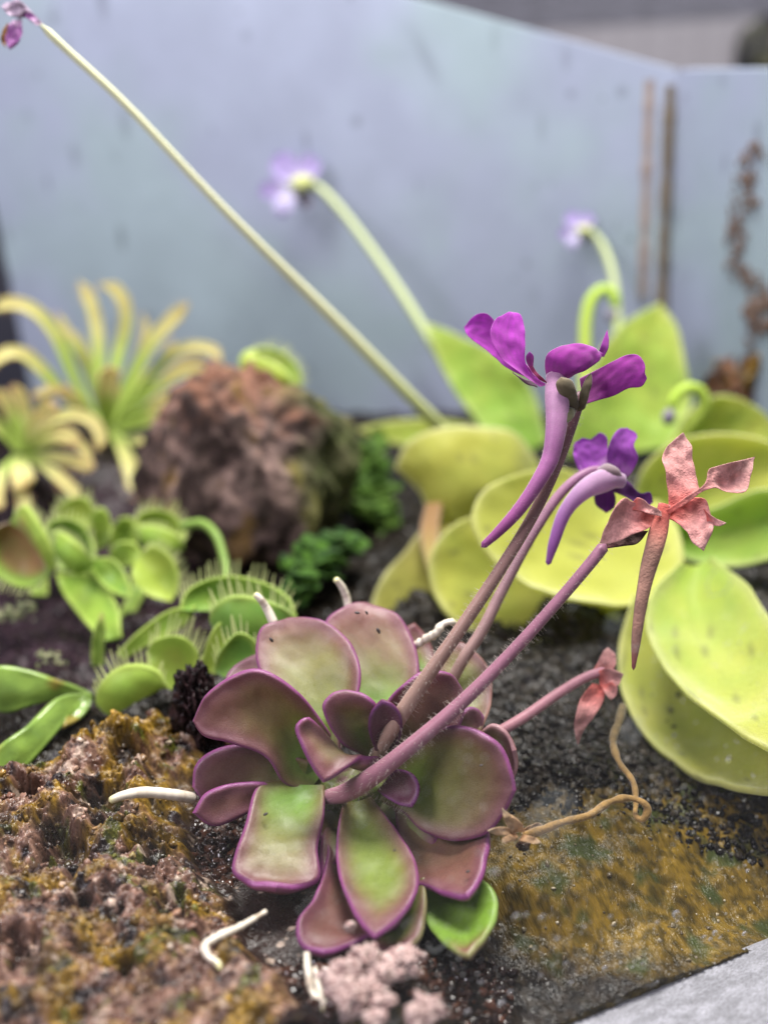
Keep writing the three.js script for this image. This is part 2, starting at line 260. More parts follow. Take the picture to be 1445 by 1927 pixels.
part(backWall, 'seam', seamGeo(wr - 0.0018, 0.0017, 0.0, top(wr) - 0.004, 0.002, 1), mSeam);
part(backWall, 'stain', seamGeo(along0(onWall(1216, 330)), 0.0015, onWall(1222, 560).y, onWall(1222, 150).y, 0.0008, 5), matV({ color: new THREE.Color(1.9, 1.9, 2.4), roughness: 0.7, map: tGrit }));
// the side wall runs from that corner towards the viewer
const X0 = wp(wr, 0), X1 = ground(1560, 905), XE = X1.clone().sub(X0).setY(0).normalize(), XN = V(-XE.z, 0, XE.x); if (XN.dot(EYE.clone().sub(X0)) < 0) XN.negate();
const onSide = (px, py, off = 0) => { const d = ray(px, py), k = (off - EYE.clone().sub(X0).dot(XN)) / d.dot(XN); return EYE.clone().addScaledVector(d, k); };
const xp = (l, y) => X0.clone().addScaledVector(XE, l).setY(y), sideTop = onSide(1445, 108).y;
const sideWall = thing('side_wall', X0, 'grey side wall of the tank right of the corner, streaked with brown grime', 'wall');
part(sideWall, 'panel', slab([xp(0.0003, -0.03), xp(0.3, -0.03), xp(0.3, sideTop), xp(0.0003, top(wr))], XN, 0.006), new THREE.MeshPhysicalMaterial({ map: tWall, color: new THREE.Color(0.86, 0.86, 0.88), roughness: 0.42, clearcoat: 0.3, clearcoatRoughness: 0.2 }));
{ // brown grime creeping up the side wall
  const R = rng(31), out = []; const lump = (px, py, r) => { const c = onSide(px, py, 0.0006), g = new THREE.IcosahedronGeometry(r, 2), p = g.attributes.position; for (let i = 0; i < p.count; i++) { const k = 1 + 0.5 * fbm(p.getX(i) * 260 + px, p.getY(i) * 260, p.getZ(i) * 260, 2); p.setXYZ(i, p.getX(i) * k, p.getY(i) * k, p.getZ(i) * k * 0.3); } g.lookAt(XN); g.translate(c.x, c.y, c.z); g.computeVertexNormals(); out.push(g); };
  const path = curve2([[1432, 275], [1398, 300], [1404, 345], [1396, 395], [1380, 450], [1385, 510], [1420, 530], [1432, 575]]);
  for (let k = 0; k < 150; k++) { const p = path.getPointAt(R()); lump(p.x + (R() + R() - 1) * 30, p.y + (R() - 0.5) * 26, 0.0004 + 0.0014 * R() * R()); }
  for (let k = 0; k < 26; k++) lump(1400 + 60 * R(), 560 + 90 * R(), 0.0006 + 0.0018 * R());
  part(sideWall, 'grime', mergeGeometries(out), new THREE.MeshStandardMaterial({ color: new THREE.Color(0.13, 0.085, 0.065), roughness: 0.8 }));
}
// behind the tank: a stone shelf, a pale stone on it, a dark board
const behind = (px, py, z) => at(px, py, z);
{
  const a = behind(560, -60, 0.66), b = behind(1600, 150, 0.6), e = b.clone().sub(a).setY(0).normalize(), n = V(-e.z, 0, e.x); if (n.dot(EYE.clone().sub(a)) < 0) n.negate();
  solo('dark_board', boxAlong(a.clone().addScaledVector(n, -0.06), e, n, -0.7, 0.9, -0.1, 0.26, -0.02, 0), new THREE.MeshStandardMaterial({ map: tGranite, color: new THREE.Color(0.95, 0.95, 1.03), roughness: 0.8 }), 'grey board standing behind the tank along the top edge', 'board');
  solo('stone_shelf', boxAlong(a, e, n, -0.02, 0.7, 0.05, behind(1300, 40, 0.62).y, -0.05, 0), new THREE.MeshStandardMaterial({ map: tGranite, color: new THREE.Color(1.7, 1.62, 1.6), roughness: 0.8 }), 'pinkish grey stone shelf behind the back wall, top right', 'shelf');
}
const mPeat = matV({ roughness: 0.95, map: tGrit, bumpMap: tGritB, bumpScale: 0.0004 });
function boulder(name, px, py, z, rx, ry, seed, cols, rough, freq, amp, sub = 5, mat = mRock) {   // a lumpy stone centred at a pixel; radii in pixels
  const c = at(px, py, z), s = PXM(z), g0 = new THREE.IcosahedronGeometry(1, sub), p = g0.attributes.position, col = [], uv = [];
  const right = V(1, 0, 0), fw = V(0, 0, 1);
  for (let i = 0; i < p.count; i++) {
    const d = V(p.getX(i), p.getY(i), p.getZ(i)).normalize(), q = d.clone().multiplyScalar(rx * s), f = freq;
    const h = 1 + amp * (1.2 * fbm(q.x * f + seed, q.y * f * 0.7, q.z * f, 3) + rough * (0.4 - Math.abs(fbm(q.x * f * 3, q.y * f * 2 + seed, q.z * f * 3, 4))) );
    const w = V(d.x * rx * s * h, d.y * ry * s * h, d.z * rx * s * 0.85 * h); p.setXYZ(i, c.x + w.x, c.y + w.y, c.z + w.z);
    const cc = cols(fbm(q.x * f * 1.2, q.y * f * 0.8, q.z * f * 1.2 + seed, 4), fbm(q.x * f * 4, q.y * f * 3 + seed, q.z * f * 4, 3), h, d); col.push(...cc); uv.push(w.x + w.z * 0.4, w.y + w.z * 0.3);
  }
  g0.setAttribute('color', new THREE.Float32BufferAttribute(col, 3)); g0.setAttribute('uv', new THREE.Float32BufferAttribute(uv, 2));
  return g0;
}
const smooth = (g) => { g.deleteAttribute('normal'); const h = mergeVertices(g, 1e-7); h.computeVertexNormals(); return h; };
solo('dark_stone', smooth(boulder('dark_stone', 1440, 95, 0.6, 60, 60, 3, (a, b) => mix(C('#2c2c2e'), C('#6a6a50'), sst(0, 0.6, a + b)), 0.6, 30, 0.3, 20)), mRock, 'dark mossy stone behind the tank in the top right corner', 'stone');

// ---------------------------------------------------------------- soil
const proj = (p) => { const q = p.clone().applyMatrix4(camera.matrixWorldInverse); return [FW / 2 + F * q.x / -q.z, FH / 2 - F * q.y / -q.z]; };
const bumps = [[at(205, 850, 0.345), 0.036, 0.015], [at(30, 900, 0.33), 0.03, 0.012], [ground(690, 1610), 0.028, -0.009], [at(250, 1230, 0.245), 0.03, 0.004], [at(1130, 930, 0.32), 0.03, 0.008], [ground(1420, 1380), 0.03, -0.012], [ground(1200, 1240), 0.02, -0.005], [ground(715, 1880), 0.013, 0.007]];
const hill = (x, z) => { let h = 0; for (const [c, r, k] of bumps) h += k * Math.exp(-((x - c.x) ** 2 + (z - c.z) ** 2) / (r * r)); return h; };
const film = (x, z) => { const [px, py] = proj(V(x, 0, z)); return sst(1440, 1520, py + 40 * fbm(x * 90, 4, z * 90, 2)) * sst(840, 920, px); };   // where a smooth crust of algae covers the grit
const soilH = (x, z) => { const k = 1 - 0.75 * film(x, z); return hill(x, z) - 0.0015 + 0.0016 * fbm(x * 60, 1, z * 60, 2) + k * (0.0011 * fbm(x * 260, 2, z * 260, 3) + 0.0007 * fbm(x * 900, 5, z * 900, 2)); };
{
  const rows = 520, colsN = 430, pos = [], col = [], uv = [], idx = [];
  for (let j = 0; j <= rows; j++) { const D = 0.085 * Math.pow(0.62 / 0.085, j / rows);
    for (let i = 0; i <= colsN; i++) {
      const x = D * lerp(-0.62, 0.72, i / colsN), z = EYE.z - D, p = V(x, 0, z), s = sdPane(p);
      let y = soilH(x, z); const drop = (s2, qx) => 0.0135 * sst(-0.034, 0, s2) * sst(700, 1000, qx); const qx0 = proj(p)[0]; y -= drop(s, qx0); if (s > -0.0006) { p.addScaledVector(PN, -(s + 0.0006)); y = Math.max(LEDGE - 0.004, soilH(p.x, p.z) - drop(0, qx0) - (s + 0.0006) * 1.0); p.addScaledVector(PN, -0.0007 * (0.5 + 0.5 * fbm(p.x * 300, y * 300, p.z * 300, 3))); }
      p.y = y; pos.push(p.x, p.y, p.z); uv.push(p.x + y * 0.5, p.z + y);
      const [px, py] = proj(p), n = fbm(x * 90, 3, z * 90, 4), n2 = fbm(x * 420, 8, z * 420, 4);
      let c = mix(C('#100d0a'), C('#2b241c'), sst(-0.4, 0.6, n2));                                  // dark gravel
      const dist = (cx, cy, rx, ry) => Math.exp(-(((px - cx) / rx) ** 2 + ((py - cy) / ry) ** 2));
      const alg = sst(0.25, 0.75, dist(1100, 1650, 300, 170) + dist(1400, 1660, 260, 160) * 0.9 + 0.3 * n);
      c = mix(c, mix(mix(C('#463a15'), C('#806622'), sst(-0.5, 0.5, n2)), C('#3c4420'), sst(0.05, 0.5, n)), alg * 0.9);
      const peat = sst(0.3, 0.7, dist(450, 1690, 230, 260) + 0.3 * n); c = mix(c, mix(C('#1a0f0b'), C('#4a2c20'), sst(-0.3, 0.7, n2)), peat);
      const plum = sst(0.3, 0.7, dist(130, 1080, 330, 260) + 0.2 * n); c = mix(c, mix(C('#1f141a'), C('#43303a'), sst(-0.3, 0.7, n2)), plum);
      if (s > -0.0006) c = mix(c, mix(mix(C('#3a341c'), C('#6e5c2c'), sst(-0.4, 0.5, n2 + 0.3 * n)), C('#a09c92'), 0.8 * sst(0.1, 0.55, fbm(p.x * 160, y * 260, p.z * 160, 4))), 0.9);
      col.push(...c);
    } }
  for (let j = 0; j < rows; j++) for (let i = 0; i < colsN; i++) { const a = j * (colsN + 1) + i, b = a + colsN + 1; idx.push(a, a + 1, b, a + 1, b + 1, b); }
  const g = geom(pos, idx, col, uv), s = setShadow(new THREE.Mesh(g, mSoil)); s.name = 'soil'; scene.add(s); tag(s, null, null, null, 'structure');
}
{ // loose grit: dark grains between the plants, brown crumbs of peat by the rock
  const R = rng(77), base = new THREE.IcosahedronGeometry(1, 1), p = base.attributes.position; for (let i = 0; i < p.count; i++) { const k = 1 + 0.35 * n3(p.getX(i) * 1.7, p.getY(i) * 1.7, p.getZ(i) * 1.7); p.setXYZ(i, p.getX(i) * k, p.getY(i) * k * 0.8, p.getZ(i) * k); } const bg = smooth(base);
  const scatter = (name, list, mat, pal, lo, hi) => { const im = new THREE.InstancedMesh(bg, mat, list.length), m = new THREE.Matrix4(); list.forEach(([x, y, z], i) => { const s = lo + (hi - lo) * Math.pow(R(), 3); m.compose(V(x, y, z), new THREE.Quaternion().setFromEuler(new THREE.Euler(R() * 6, R() * 6, R() * 6)), V(s, s * (0.6 + 0.5 * R()), s)); im.setMatrixAt(i, m); const c = pal(R()); im.setColorAt(i, new THREE.Color(c[0], c[1], c[2])); }); setShadow(im); im.name = name; scene.add(im); return im; };
  const pick = (n, x0, x1, y0, y1) => { const l = []; while (l.length < n) { const q = ground(lerp(x0, x1, R()), lerp(y0, y1, R())); if (sdPane(q) < -0.002 && (y1 > 1600 || film(q.x, q.z) < 0.3 + 0.3 * R())) l.push([q.x, soilH(q.x, q.z) - 0.0135 * sst(-0.034, 0, sdPane(q)) * sst(700, 1000, proj(q)[0]), q.z]); } return l; };
  tag(scatter('grit', [...pick(4600, 820, 1480, 1150, 1490), ...pick(1500, 560, 900, 900, 1250)], new THREE.MeshPhysicalMaterial({ roughness: 0.1, specularIntensity: 0.4 }), (r) => mix(C('#060505'), C('#3a332b'), r * r * r * r), 0.00025, 0.001), 'dark wet grit on the ground between the purple and the yellow plants', 'grit', null, 'stuff');
  tag(scatter('peat_crumbs', [...pick(3600, 300, 640, 1330, 1900), ...pick(900, 600, 960, 1700, 1920)], new THREE.MeshPhysicalMaterial({ roughness: 0.14 }), (r) => mix(C('#120a08'), C('#4a2c1e'), r * r), 0.0003, 0.0013), 'dark brown peat crumbs under the purple rosette', 'peat', null, 'stuff');
  tag(scatter('pale_grit', pick(90, 860, 1445, 1500, 1700), new THREE.MeshPhysicalMaterial({ roughness: 0.25 }), (r) => mix(C('#4a3f2a'), C('#a59a80'), r * r), 0.0002, 0.0006), 'small pale grains on the ochre algae crust', 'grit', null, 'stuff');
}
// ---------------------------------------------------------------- the porous rock at the lower left
{
  const pw = (pts) => (v) => { for (let i = 1; i < pts.length; i++) if (v <= pts[i][0]) return lerp(pts[i - 1][1], pts[i][1], clamp((v - pts[i - 1][0]) / (pts[i][0] - pts[i - 1][0]), 0, 1)); return pts[pts.length - 1][1]; };
  const edgeX = pw([[1250, 430], [1330, 425], [1420, 380], [1500, 330], [1600, 335], [1700, 400], [1800, 500], [1990, 640]]), crest = pw([[-100, 1560], [0, 1510], [180, 1440], [320, 1375], [430, 1330], [700, 1330]]);
  const crumbs = [], crumbR = rng(99), zf = ground(300, 2010).z, nx = 420, nz = 520, pos = [], col = [], uv = [], idx = [];
  for (let j = 0; j <= nz; j++) for (let i = 0; i <= nx; i++) {
    let x = lerp(-0.1, 0.0, i / nx), z = lerp(ground(300, 1290).z, zf, j / nz); const [px, py] = proj(V(x, 0, z));
    const q = fbm(x * 70, 9, z * 70, 3), ex = sst(-70, 80, edgeX(py) - px + 55 * q), ey = sst(-26, 34, py - crest(px) + 16 * fbm(x * 160, 2, z * 160, 2));
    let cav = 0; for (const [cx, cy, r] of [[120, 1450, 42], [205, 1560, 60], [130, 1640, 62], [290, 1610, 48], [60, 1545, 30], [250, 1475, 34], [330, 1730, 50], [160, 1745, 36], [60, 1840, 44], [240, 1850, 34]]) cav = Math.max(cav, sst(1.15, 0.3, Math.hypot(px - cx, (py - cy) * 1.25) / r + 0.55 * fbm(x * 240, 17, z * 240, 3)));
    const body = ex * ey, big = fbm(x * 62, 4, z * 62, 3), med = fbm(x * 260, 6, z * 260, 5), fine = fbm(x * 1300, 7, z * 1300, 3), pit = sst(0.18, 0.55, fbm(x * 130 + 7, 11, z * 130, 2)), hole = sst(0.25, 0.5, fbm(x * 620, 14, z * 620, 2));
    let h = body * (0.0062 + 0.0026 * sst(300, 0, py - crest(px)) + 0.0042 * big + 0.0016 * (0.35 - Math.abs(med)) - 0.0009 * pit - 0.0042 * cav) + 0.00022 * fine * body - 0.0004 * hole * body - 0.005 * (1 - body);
    h += hill(x, z) * body; const p = V(x, h, z), s = sdPane(p); if (s > -0.0008) p.addScaledVector(PN, -(s + 0.0008)).setY(Math.max(LEDGE, h - s * 1.5));
    pos.push(p.x, p.y, p.z); uv.push(p.x + h * 0.7, p.z + h * 0.9);
    const w4 = fbm(x * 1700, 27, z * 1700, 2), w1 = fbm(x * 85 + 3, 21, z * 85, 4), w2 = fbm(x * 230, 23, z * 230, 4), w3 = fbm(x * 700, 25, z * 700, 3);
    let c = mix(C('#5e4034'), C('#a07c6a'), sst(-0.5, 0.6, w2 + 0.5 * w3));                        // pinkish tufa
    c = mix(c, mix(C('#6b5013'), C('#a8842a'), sst(-0.4, 0.6, w3)), sst(-0.12, 0.35, w1 + 0.3 * w2 + 0.35 * sst(1620, 1400, py)));  // ochre crust
    c = mix(c, mix(C('#2f3212'), C('#6a6a22'), sst(-0.4, 0.5, w3)), sst(0.22, 0.5, fbm(x * 120, 31, z * 120, 4) + 0.2 * w3));       // moss
    c = mix(c, C('#241a1c'), sst(0.2, 0.55, fbm(x * 140 + 9, 41, z * 140, 4) + 0.25 * w3));                                          // dark mineral patches
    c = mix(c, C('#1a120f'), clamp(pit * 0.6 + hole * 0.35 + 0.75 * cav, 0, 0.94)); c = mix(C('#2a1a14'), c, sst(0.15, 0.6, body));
    c = mix(c, C('#cdb6a4'), 0.7 * sst(0.42, 0.6, w2 - 0.4 * w1));
    c = mul(c, 0.86 + 0.4 * w4); col.push(...c); if (body > 0.5 && crumbR() < 0.02) crumbs.push([p.x, p.y, p.z, c]);
  }
  for (let j = 0; j < nz; j++) for (let i = 0; i < nx; i++) { const k = j * (nx + 1) + i, l = k + nx + 1; idx.push(k, l, k + 1, k + 1, l, l + 1); }
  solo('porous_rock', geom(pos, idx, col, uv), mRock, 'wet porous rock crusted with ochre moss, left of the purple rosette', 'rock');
  const g0 = new THREE.IcosahedronGeometry(1, 1), gp = g0.attributes.position; for (let i = 0; i < gp.count; i++) { const k = 1 + 0.5 * n3(gp.getX(i) * 1.6 + 5, gp.getY(i) * 1.6, gp.getZ(i) * 1.6); gp.setXYZ(i, gp.getX(i) * k, gp.getY(i) * k, gp.getZ(i) * k); }
  const im = new THREE.InstancedMesh(smooth(g0), new THREE.MeshPhysicalMaterial({ roughness: 0.3, specularIntensity: 0.8 }), crumbs.length), mm = new THREE.Matrix4();
  crumbs.forEach(([x, y, z, c], i) => { const s = 0.00016 + 0.0006 * Math.pow(crumbR(), 4); mm.compose(V(x, y + s * 0.2, z), new THREE.Quaternion().setFromEuler(new THREE.Euler(crumbR() * 6, crumbR() * 6, crumbR() * 6)), V(s, s * (0.5 + 0.8 * crumbR()), s * (0.7 + 0.6 * crumbR()))); im.setMatrixAt(i, mm); const k = 0.55 + 0.9 * crumbR(), pale = crumbR() < 0.05 ? 0.5 : 0; im.setColorAt(i, new THREE.Color(...mix(mul(c, k), C('#c8b4a4'), pale))); });
  im.name = 'rock_crumbs'; setShadow(im); scene.add(im); tag(im, 'loose grains and moss crumbs crusting the porous rock at the lower left', 'crumbs', null, 'stuff');
}
// the dark fibrous plug between rock and rosette
solo('peat_plug', smooth(boulder('peat_plug', 372, 1345, 0.214, 38, 85, 12, (a, b) => mix(C('#150f10'), C('#4a3638'), sst(-0.2, 0.6, b)), 1.2, 260, 0.45, 24)), mSoil, 'dark wet lump of peat standing between rock and purple rosette', 'peat');
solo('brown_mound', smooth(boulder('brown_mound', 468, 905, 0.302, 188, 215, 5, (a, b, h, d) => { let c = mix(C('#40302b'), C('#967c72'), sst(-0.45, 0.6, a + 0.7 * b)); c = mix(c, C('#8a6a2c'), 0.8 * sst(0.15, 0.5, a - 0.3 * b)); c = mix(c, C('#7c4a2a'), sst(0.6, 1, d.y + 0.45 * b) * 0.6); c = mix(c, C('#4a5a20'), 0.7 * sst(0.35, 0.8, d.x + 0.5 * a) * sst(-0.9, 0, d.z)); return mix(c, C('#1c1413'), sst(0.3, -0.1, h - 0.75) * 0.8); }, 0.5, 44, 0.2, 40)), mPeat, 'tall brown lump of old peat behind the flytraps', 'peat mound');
solo('rust_stone', smooth(boulder('rust_stone', 1425, 730, 0.345, 80, 85, 8, (a, b) => mix(mix(C('#2c1a14'), C('#7a4a24'), sst(-0.3, 0.5, b)), C('#8a7030'), sst(0.1, 0.5, a)), 1, 90, 0.35, 24)), mRock, 'rust brown crumbly stone against the side wall at the right edge', 'stone');

// ---------------------------------------------------------------- the purple rosette
const kG = C('#6f7234'), kG2 = C('#648a2a'), kMv = C('#6c4a3c'), kDk = C('#4a2a34'), kRim = C('#86407a'), kPk = C('#7c4a4c');
function purple(green, dark, o = {}) {
  return (t, u, d, topSide, q, seed) => {
    const n = 0.5 + 0.5 * fbm(q.x * 160 + seed, q.y * 160, q.z * 160, 3), n2 = n3(q.x * 900, q.y * 900, q.z * 900);
    let c = mix(kMv, kPk, 0.35 * n + (o.pink ?? 0)); c = mix(c, kDk, dark);
    const g = sst(0.1, 0.85, green * (1.15 - 1.15 * t) * 1.5 + 0.28 * (n - 0.5)) * sst(o.margin === 0 ? -1 : 0.0004, o.margin === 0 ? 0 : 0.006, d + 0.002 * (1 - t)); c = mix(c, mix(kG, kG2, o.deep ?? sst(0.45, 0.1, t)), g);
    c = mix(c, mix(kDk, kRim, 0.5), (o.margin ?? 0.3) * sst(0.003, 0.0006, d) * sst(0.05, 0.35, t));
    c = mix(c, o.rim ?? kRim, (o.rimK ?? 0.8) * sst(0.00065, 0.0002, d) * sst(0.02, 0.2, t));
    if (!topSide) c = mix(c, mix(kPk, kMv, 0.4), 0.5);
    return mul(c, (o.bright ?? 1) * (1 + 0.1 * n2));
  };
}
const ros = thing('purple_butterwort', at(650, 1480, 0.202), 'purple and green butterwort rosette with fleshy rimmed leaves, centre foreground', 'butterwort');
let sd = 1;
const rleaf = (L, R, z, green, dark, o = {}) => { const s = sd++; const l = leaf({ L, R, z, seed: s, thick: o.thick ?? 0.0019, cup: (o.cup ?? [0.42, 0.3, 0.15, 0.02]).map((k, i) => k * [1, 0.8, 0.55, 0.4][i]), beadAt: 0.0006, beadW: 0.0005, bead: (o.bead ?? 0.00022) * 0.6, wave: 0.0005, wf: 110, rib: o.rib ?? 0.04, nv: o.nv ?? 46, nu: o.nu ?? 28, tipPow: o.tipPow, color: purple(green, dark, o) }); return part(ros, 'leaf', l.g, mPurple); };
// back row first
rleaf([[760, 1240], [758, 1200], [765, 1180], [780, 1172]], [[830, 1290], [822, 1250], [805, 1200], [780, 1172]], [.207, .213, .215], 0.5, 0.0, { rim: kPk });
rleaf([[815, 1370], [812, 1270], [830, 1215], [868, 1208]], [[905, 1380], [925, 1320], [918, 1255], [868, 1208]], [.198, .206, .211], 1.15, 0, { rim: C('#b98a80'), rimK: 0.7, deep: 0 });
rleaf([[860, 1350], [882, 1330], [900, 1335], [905, 1350]], [[880, 1420], [900, 1400], [908, 1370], [905, 1350]], [.197, .199, .2], 0.2, 0.4);
rleaf([[900, 1380], [925, 1362], [950, 1372], [972, 1410]], [[900, 1500], [940, 1490], [972, 1455], [972, 1410]], [.197, .196, .195], 0.8, 0, { rim: C('#b98a90'), rimK: 0.7, deep: 0 });
rleaf([[440, 1300], [425, 1280], [440, 1255], [480, 1232]], [[540, 1300], [540, 1260], [515, 1236], [480, 1232]], [.208, .212, .214], 0.2, 0.35);
rleaf([[640, 1360], [612, 1250], [612, 1170], [650, 1143], [690, 1137]], [[760, 1350], [788, 1290], [780, 1210], [745, 1155], [690, 1137]], [.198, .203, .209, .213], 0.55, 0.0, { pink: 0.35 });
rleaf([[560, 1500], [470, 1530], [400, 1555], [362, 1530]], [[560, 1480], [470, 1470], [390, 1490], [362, 1530]], [.197, .193, .191, .19], 0.15, 0.25);
rleaf([[570, 1485], [480, 1525], [425, 1540], [380, 1505], [362, 1480]], [[580, 1430], [480, 1400], [405, 1410], [368, 1440], [362, 1480]], [.197, .196, .1955, .195], 0.35, 0.35);
// lower row
rleaf([[800, 1670], [798, 1730], [830, 1775], [860, 1798], [882, 1802]], [[850, 1650], [895, 1650], [932, 1680], [930, 1740], [882, 1802]], [.187, .181, .174, .168], 1.3, 0, { rim: C('#8aa05a'), rimK: 0.4, deep: 0.8, bright: 1.1, margin: 0, rib: 0.25, cup: [.1, .1, .05] });
rleaf([[690, 1700], [690, 1770], [715, 1800], [740, 1800]], [[800, 1650], [803, 1700], [790, 1770], [740, 1800]], [.183, .174, .168], 1.0, 0.2, { rim: C('#7a8a4a'), rimK: 0.4, deep: 0.7 });
rleaf([[740, 1510], [752, 1600], [765, 1660], [800, 1672], [860, 1690], [880, 1689]], [[800, 1500], [870, 1540], [919, 1565], [918, 1620], [900, 1665], [880, 1689]], [.198, .191, .182, .1745], 0.3, 0.15, { tipPow: 1.3 });
rleaf([[600, 1520], [598, 1570], [614, 1600], [590, 1690], [558, 1740], [565, 1780], [610, 1797]], [[680, 1540], [740, 1620], [790, 1690], [760, 1740], [700, 1765], [650, 1788], [610, 1797]], [.196, .19, .18, .172, .168], 0.25, 0.3, { bead: 0.0006, cup: [.5, .55, .45, .2] });
rleaf([[530, 1470], [485, 1480], [462, 1550], [437, 1640], [455, 1660], [520, 1672]], [[612, 1480], [610, 1540], [598, 1600], [602, 1655], [575, 1672], [520, 1672]], [.196, .188, .181, .177], 0.75, 0.05, { tipPow: 1.15, cup: [.25, .2, .1, .05], bead: 0.0004 });
// middle row
rleaf([[650, 1420], [560, 1300], [486, 1258], [431, 1274], [386, 1310], [362, 1357]], [[580, 1490], [535, 1475], [500, 1425], [440, 1400], [385, 1385], [362, 1357]], [.197, .193, .192, .194], 0.5, 0.02, { pink: 0.2, bead: 0.0005, cup: [.5, .42, .28, .1] });
rleaf([[720, 1480], [745, 1430], [790, 1385], [850, 1365], [890, 1370], [940, 1400], [965, 1455], [971, 1487]], [[720, 1510], [760, 1530], [800, 1565], [855, 1582], [915, 1570], [950, 1530], [971, 1487]], [.195, .189, .184, .182], 0.7, 0.0, { cup: [.45, .3, .18, .05] });
rleaf([[700, 1420], [722, 1330], [755, 1290], [800, 1262], [850, 1270], [868, 1300]], [[760, 1450], [800, 1415], [850, 1390], [872, 1350], [872, 1320], [868, 1300]], [.196, .192, .191, .193], 0.3, 0.2, { cup: [.5, .45, .35, .2] });
rleaf([[612, 1425], [560, 1370], [490, 1270], [482, 1215], [495, 1180], [545, 1163]], [[655, 1435], [640, 1400], [665, 1340], [680, 1270], [660, 1210], [610, 1170], [545, 1163]], [.196, .195, .199, .205, .208], 0.85, 0.0, { cup: [.55, .4, .25, .1] });
rleaf([[645, 1510], [633, 1580], [637, 1650], [660, 1710], [690, 1755], [706, 1769]], [[700, 1500], [745, 1560], [782, 1620], [786, 1680], [750, 1735], [706, 1769]], [.195, .185, .174, .166], 1.05, 0.05, { cup: [.5, .36, .26, .12], deep: 0.35, bead: 0.0003 });
// heart
{ const out = []; for (const [x, y, z, r] of [[672, 1153, .2, 3.5], [690, 1153, .2, 3], [712, 1187, .2, 4.5], [511, 1204, .199, 4], [500, 1532, .187, 3.5], [905, 1440, .181, 2.5], [742, 1600, .176, 2.5], [880, 1640, .178, 3]]) { const c = at(x, y, z), g = new THREE.IcosahedronGeometry(r * PXM(z), 1); g.scale(1.5, 0.7, 0.9); g.rotateZ(x); g.translate(c.x, c.y, c.z); out.push(g); } tag(part(ros, 'stuck_gnats', mergeGeometries(out), new THREE.MeshStandardMaterial({ color: new THREE.Color(0.04, 0.03, 0.03), roughness: 0.6 })), null, null, null, 'stuff'); }
part(ros, 'crown', smooth(boulder('crown', 655, 1490, .2025, 75, 62, 77, (a, b) => mix(mix(C('#5c6a2c'), C('#7a8a3c'), sst(-0.4, 0.4, b)), C('#6a4a48'), sst(0, 0.5, a)), 0.3, 150, 0.15, 14)), mPurple);
rleaf([[620, 1500], [606, 1560], [600, 1610], [604, 1650]], [[670, 1500], [665, 1560], [640, 1620], [604, 1650]], [.2, .196, .19, .186], 1.1, 0.2, { deep: 0.5 });
rleaf([[690, 1500], [730, 1570], [775, 1610], [815, 1620]], [[720, 1485], [790, 1530], [825, 1570], [815, 1620]], [.2, .197, .193, .19], 1.0, 0.25, { deep: 0.6 });
rleaf([[690, 1425], [640, 1395], [610, 1345], [607, 1325], [625, 1305], [650, 1300]], [[705, 1400], [715, 1370], [716, 1340], [705, 1320], [680, 1303], [650, 1300]], [.193, .188, .186, .187], 0.6, 0.25, { cup: [.7, .6, .4, .1], nv: 36 });
rleaf([[690, 1440], [640, 1420], [580, 1350], [556, 1365], [565, 1400], [590, 1450], [608, 1473]], [[730, 1440], [710, 1428], [680, 1430], [655, 1445], [625, 1466], [608, 1473]], [.191, .188, .185, .184], 0.75, 0.0, { cup: [.5, .5, .3, .1], bead: 0.0005, pink: 0.3, nv: 36 });
rleaf([[705, 1410], [693, 1370], [697, 1340], [718, 1318]], [[745, 1410], [756, 1380], [755, 1345], [740, 1325], [718, 1318]], [.191, .187, .185], 0.0, 0.9, { rim: C('#5a2458'), cup: [.6, .5, .3], nv: 30 });
rleaf([[712, 1490], [725, 1500], [750, 1515], [775, 1520]], [[728, 1470], [745, 1448], [775, 1455], [788, 1475], [785, 1500], [775, 1520]], [.19, .187, .185], 0.0, 0.8, { rim: C('#6a2a68'), cup: [.4, .4, .2], nv: 30 });
// white aerial roots
const cRoot = (t, a, q) => mix(mix(C('#d6ccba'), C('#c9c48a'), sst(0.85, 1, t)), C('#8a6a4a'), 0.45 * sst(0.15, 0.7, fbm(q.x * 300, q.y * 300, q.z * 300, 3)));
const root = (pts, r, lump = 0.06, s = 0) => part(ros, 'root', tube(pts, r, { n: 40, m: 10, lump, seed: s, color: cRoot }).g, mRoot);
root([[365, 1502, .195], [330, 1496, .192], [270, 1491, .189], [228, 1498, .187], [205, 1508, .187]], [.0010, .0010, .00095, .0006]);
root([[655, 1145, .213], [652, 1125, .213], [642, 1102, .212], [630, 1088, .211]], [.00075, .00075, .0006]);
root([[515, 1172, .209], [502, 1145, .209], [488, 1125, .208], [478, 1117, .208]], [.0009, .0008, .0006]);
root([[780, 1216, .208], [805, 1200, .205], [820, 1192, .203], [832, 1176, .203], [848, 1170, .203], [860, 1176, .204]], [.0007, .0008, .0007, .0005], 0.35, 4);
root([[500, 1716, .172], [450, 1745, .167], [405, 1766, .164], [386, 1780, .163], [392, 1800, .162], [410, 1812, .161], [415, 1826, .16]], [.0004, .0005, .0006, .0006, .0004], 0.25, 6);
root([[577, 1795, .165], [580, 1830, .162], [588, 1868, .1605], [610, 1885, .159], [628, 1890, .158], [650, 1915, .157]], [.0005, .0005, .0004, .0003], 0.25, 8);
root([[592, 1822, .163], [600, 1860, .1605], [606, 1885, .159], [610, 1905, .158]], [.0004, .00045, .0003], 0.3, 9);
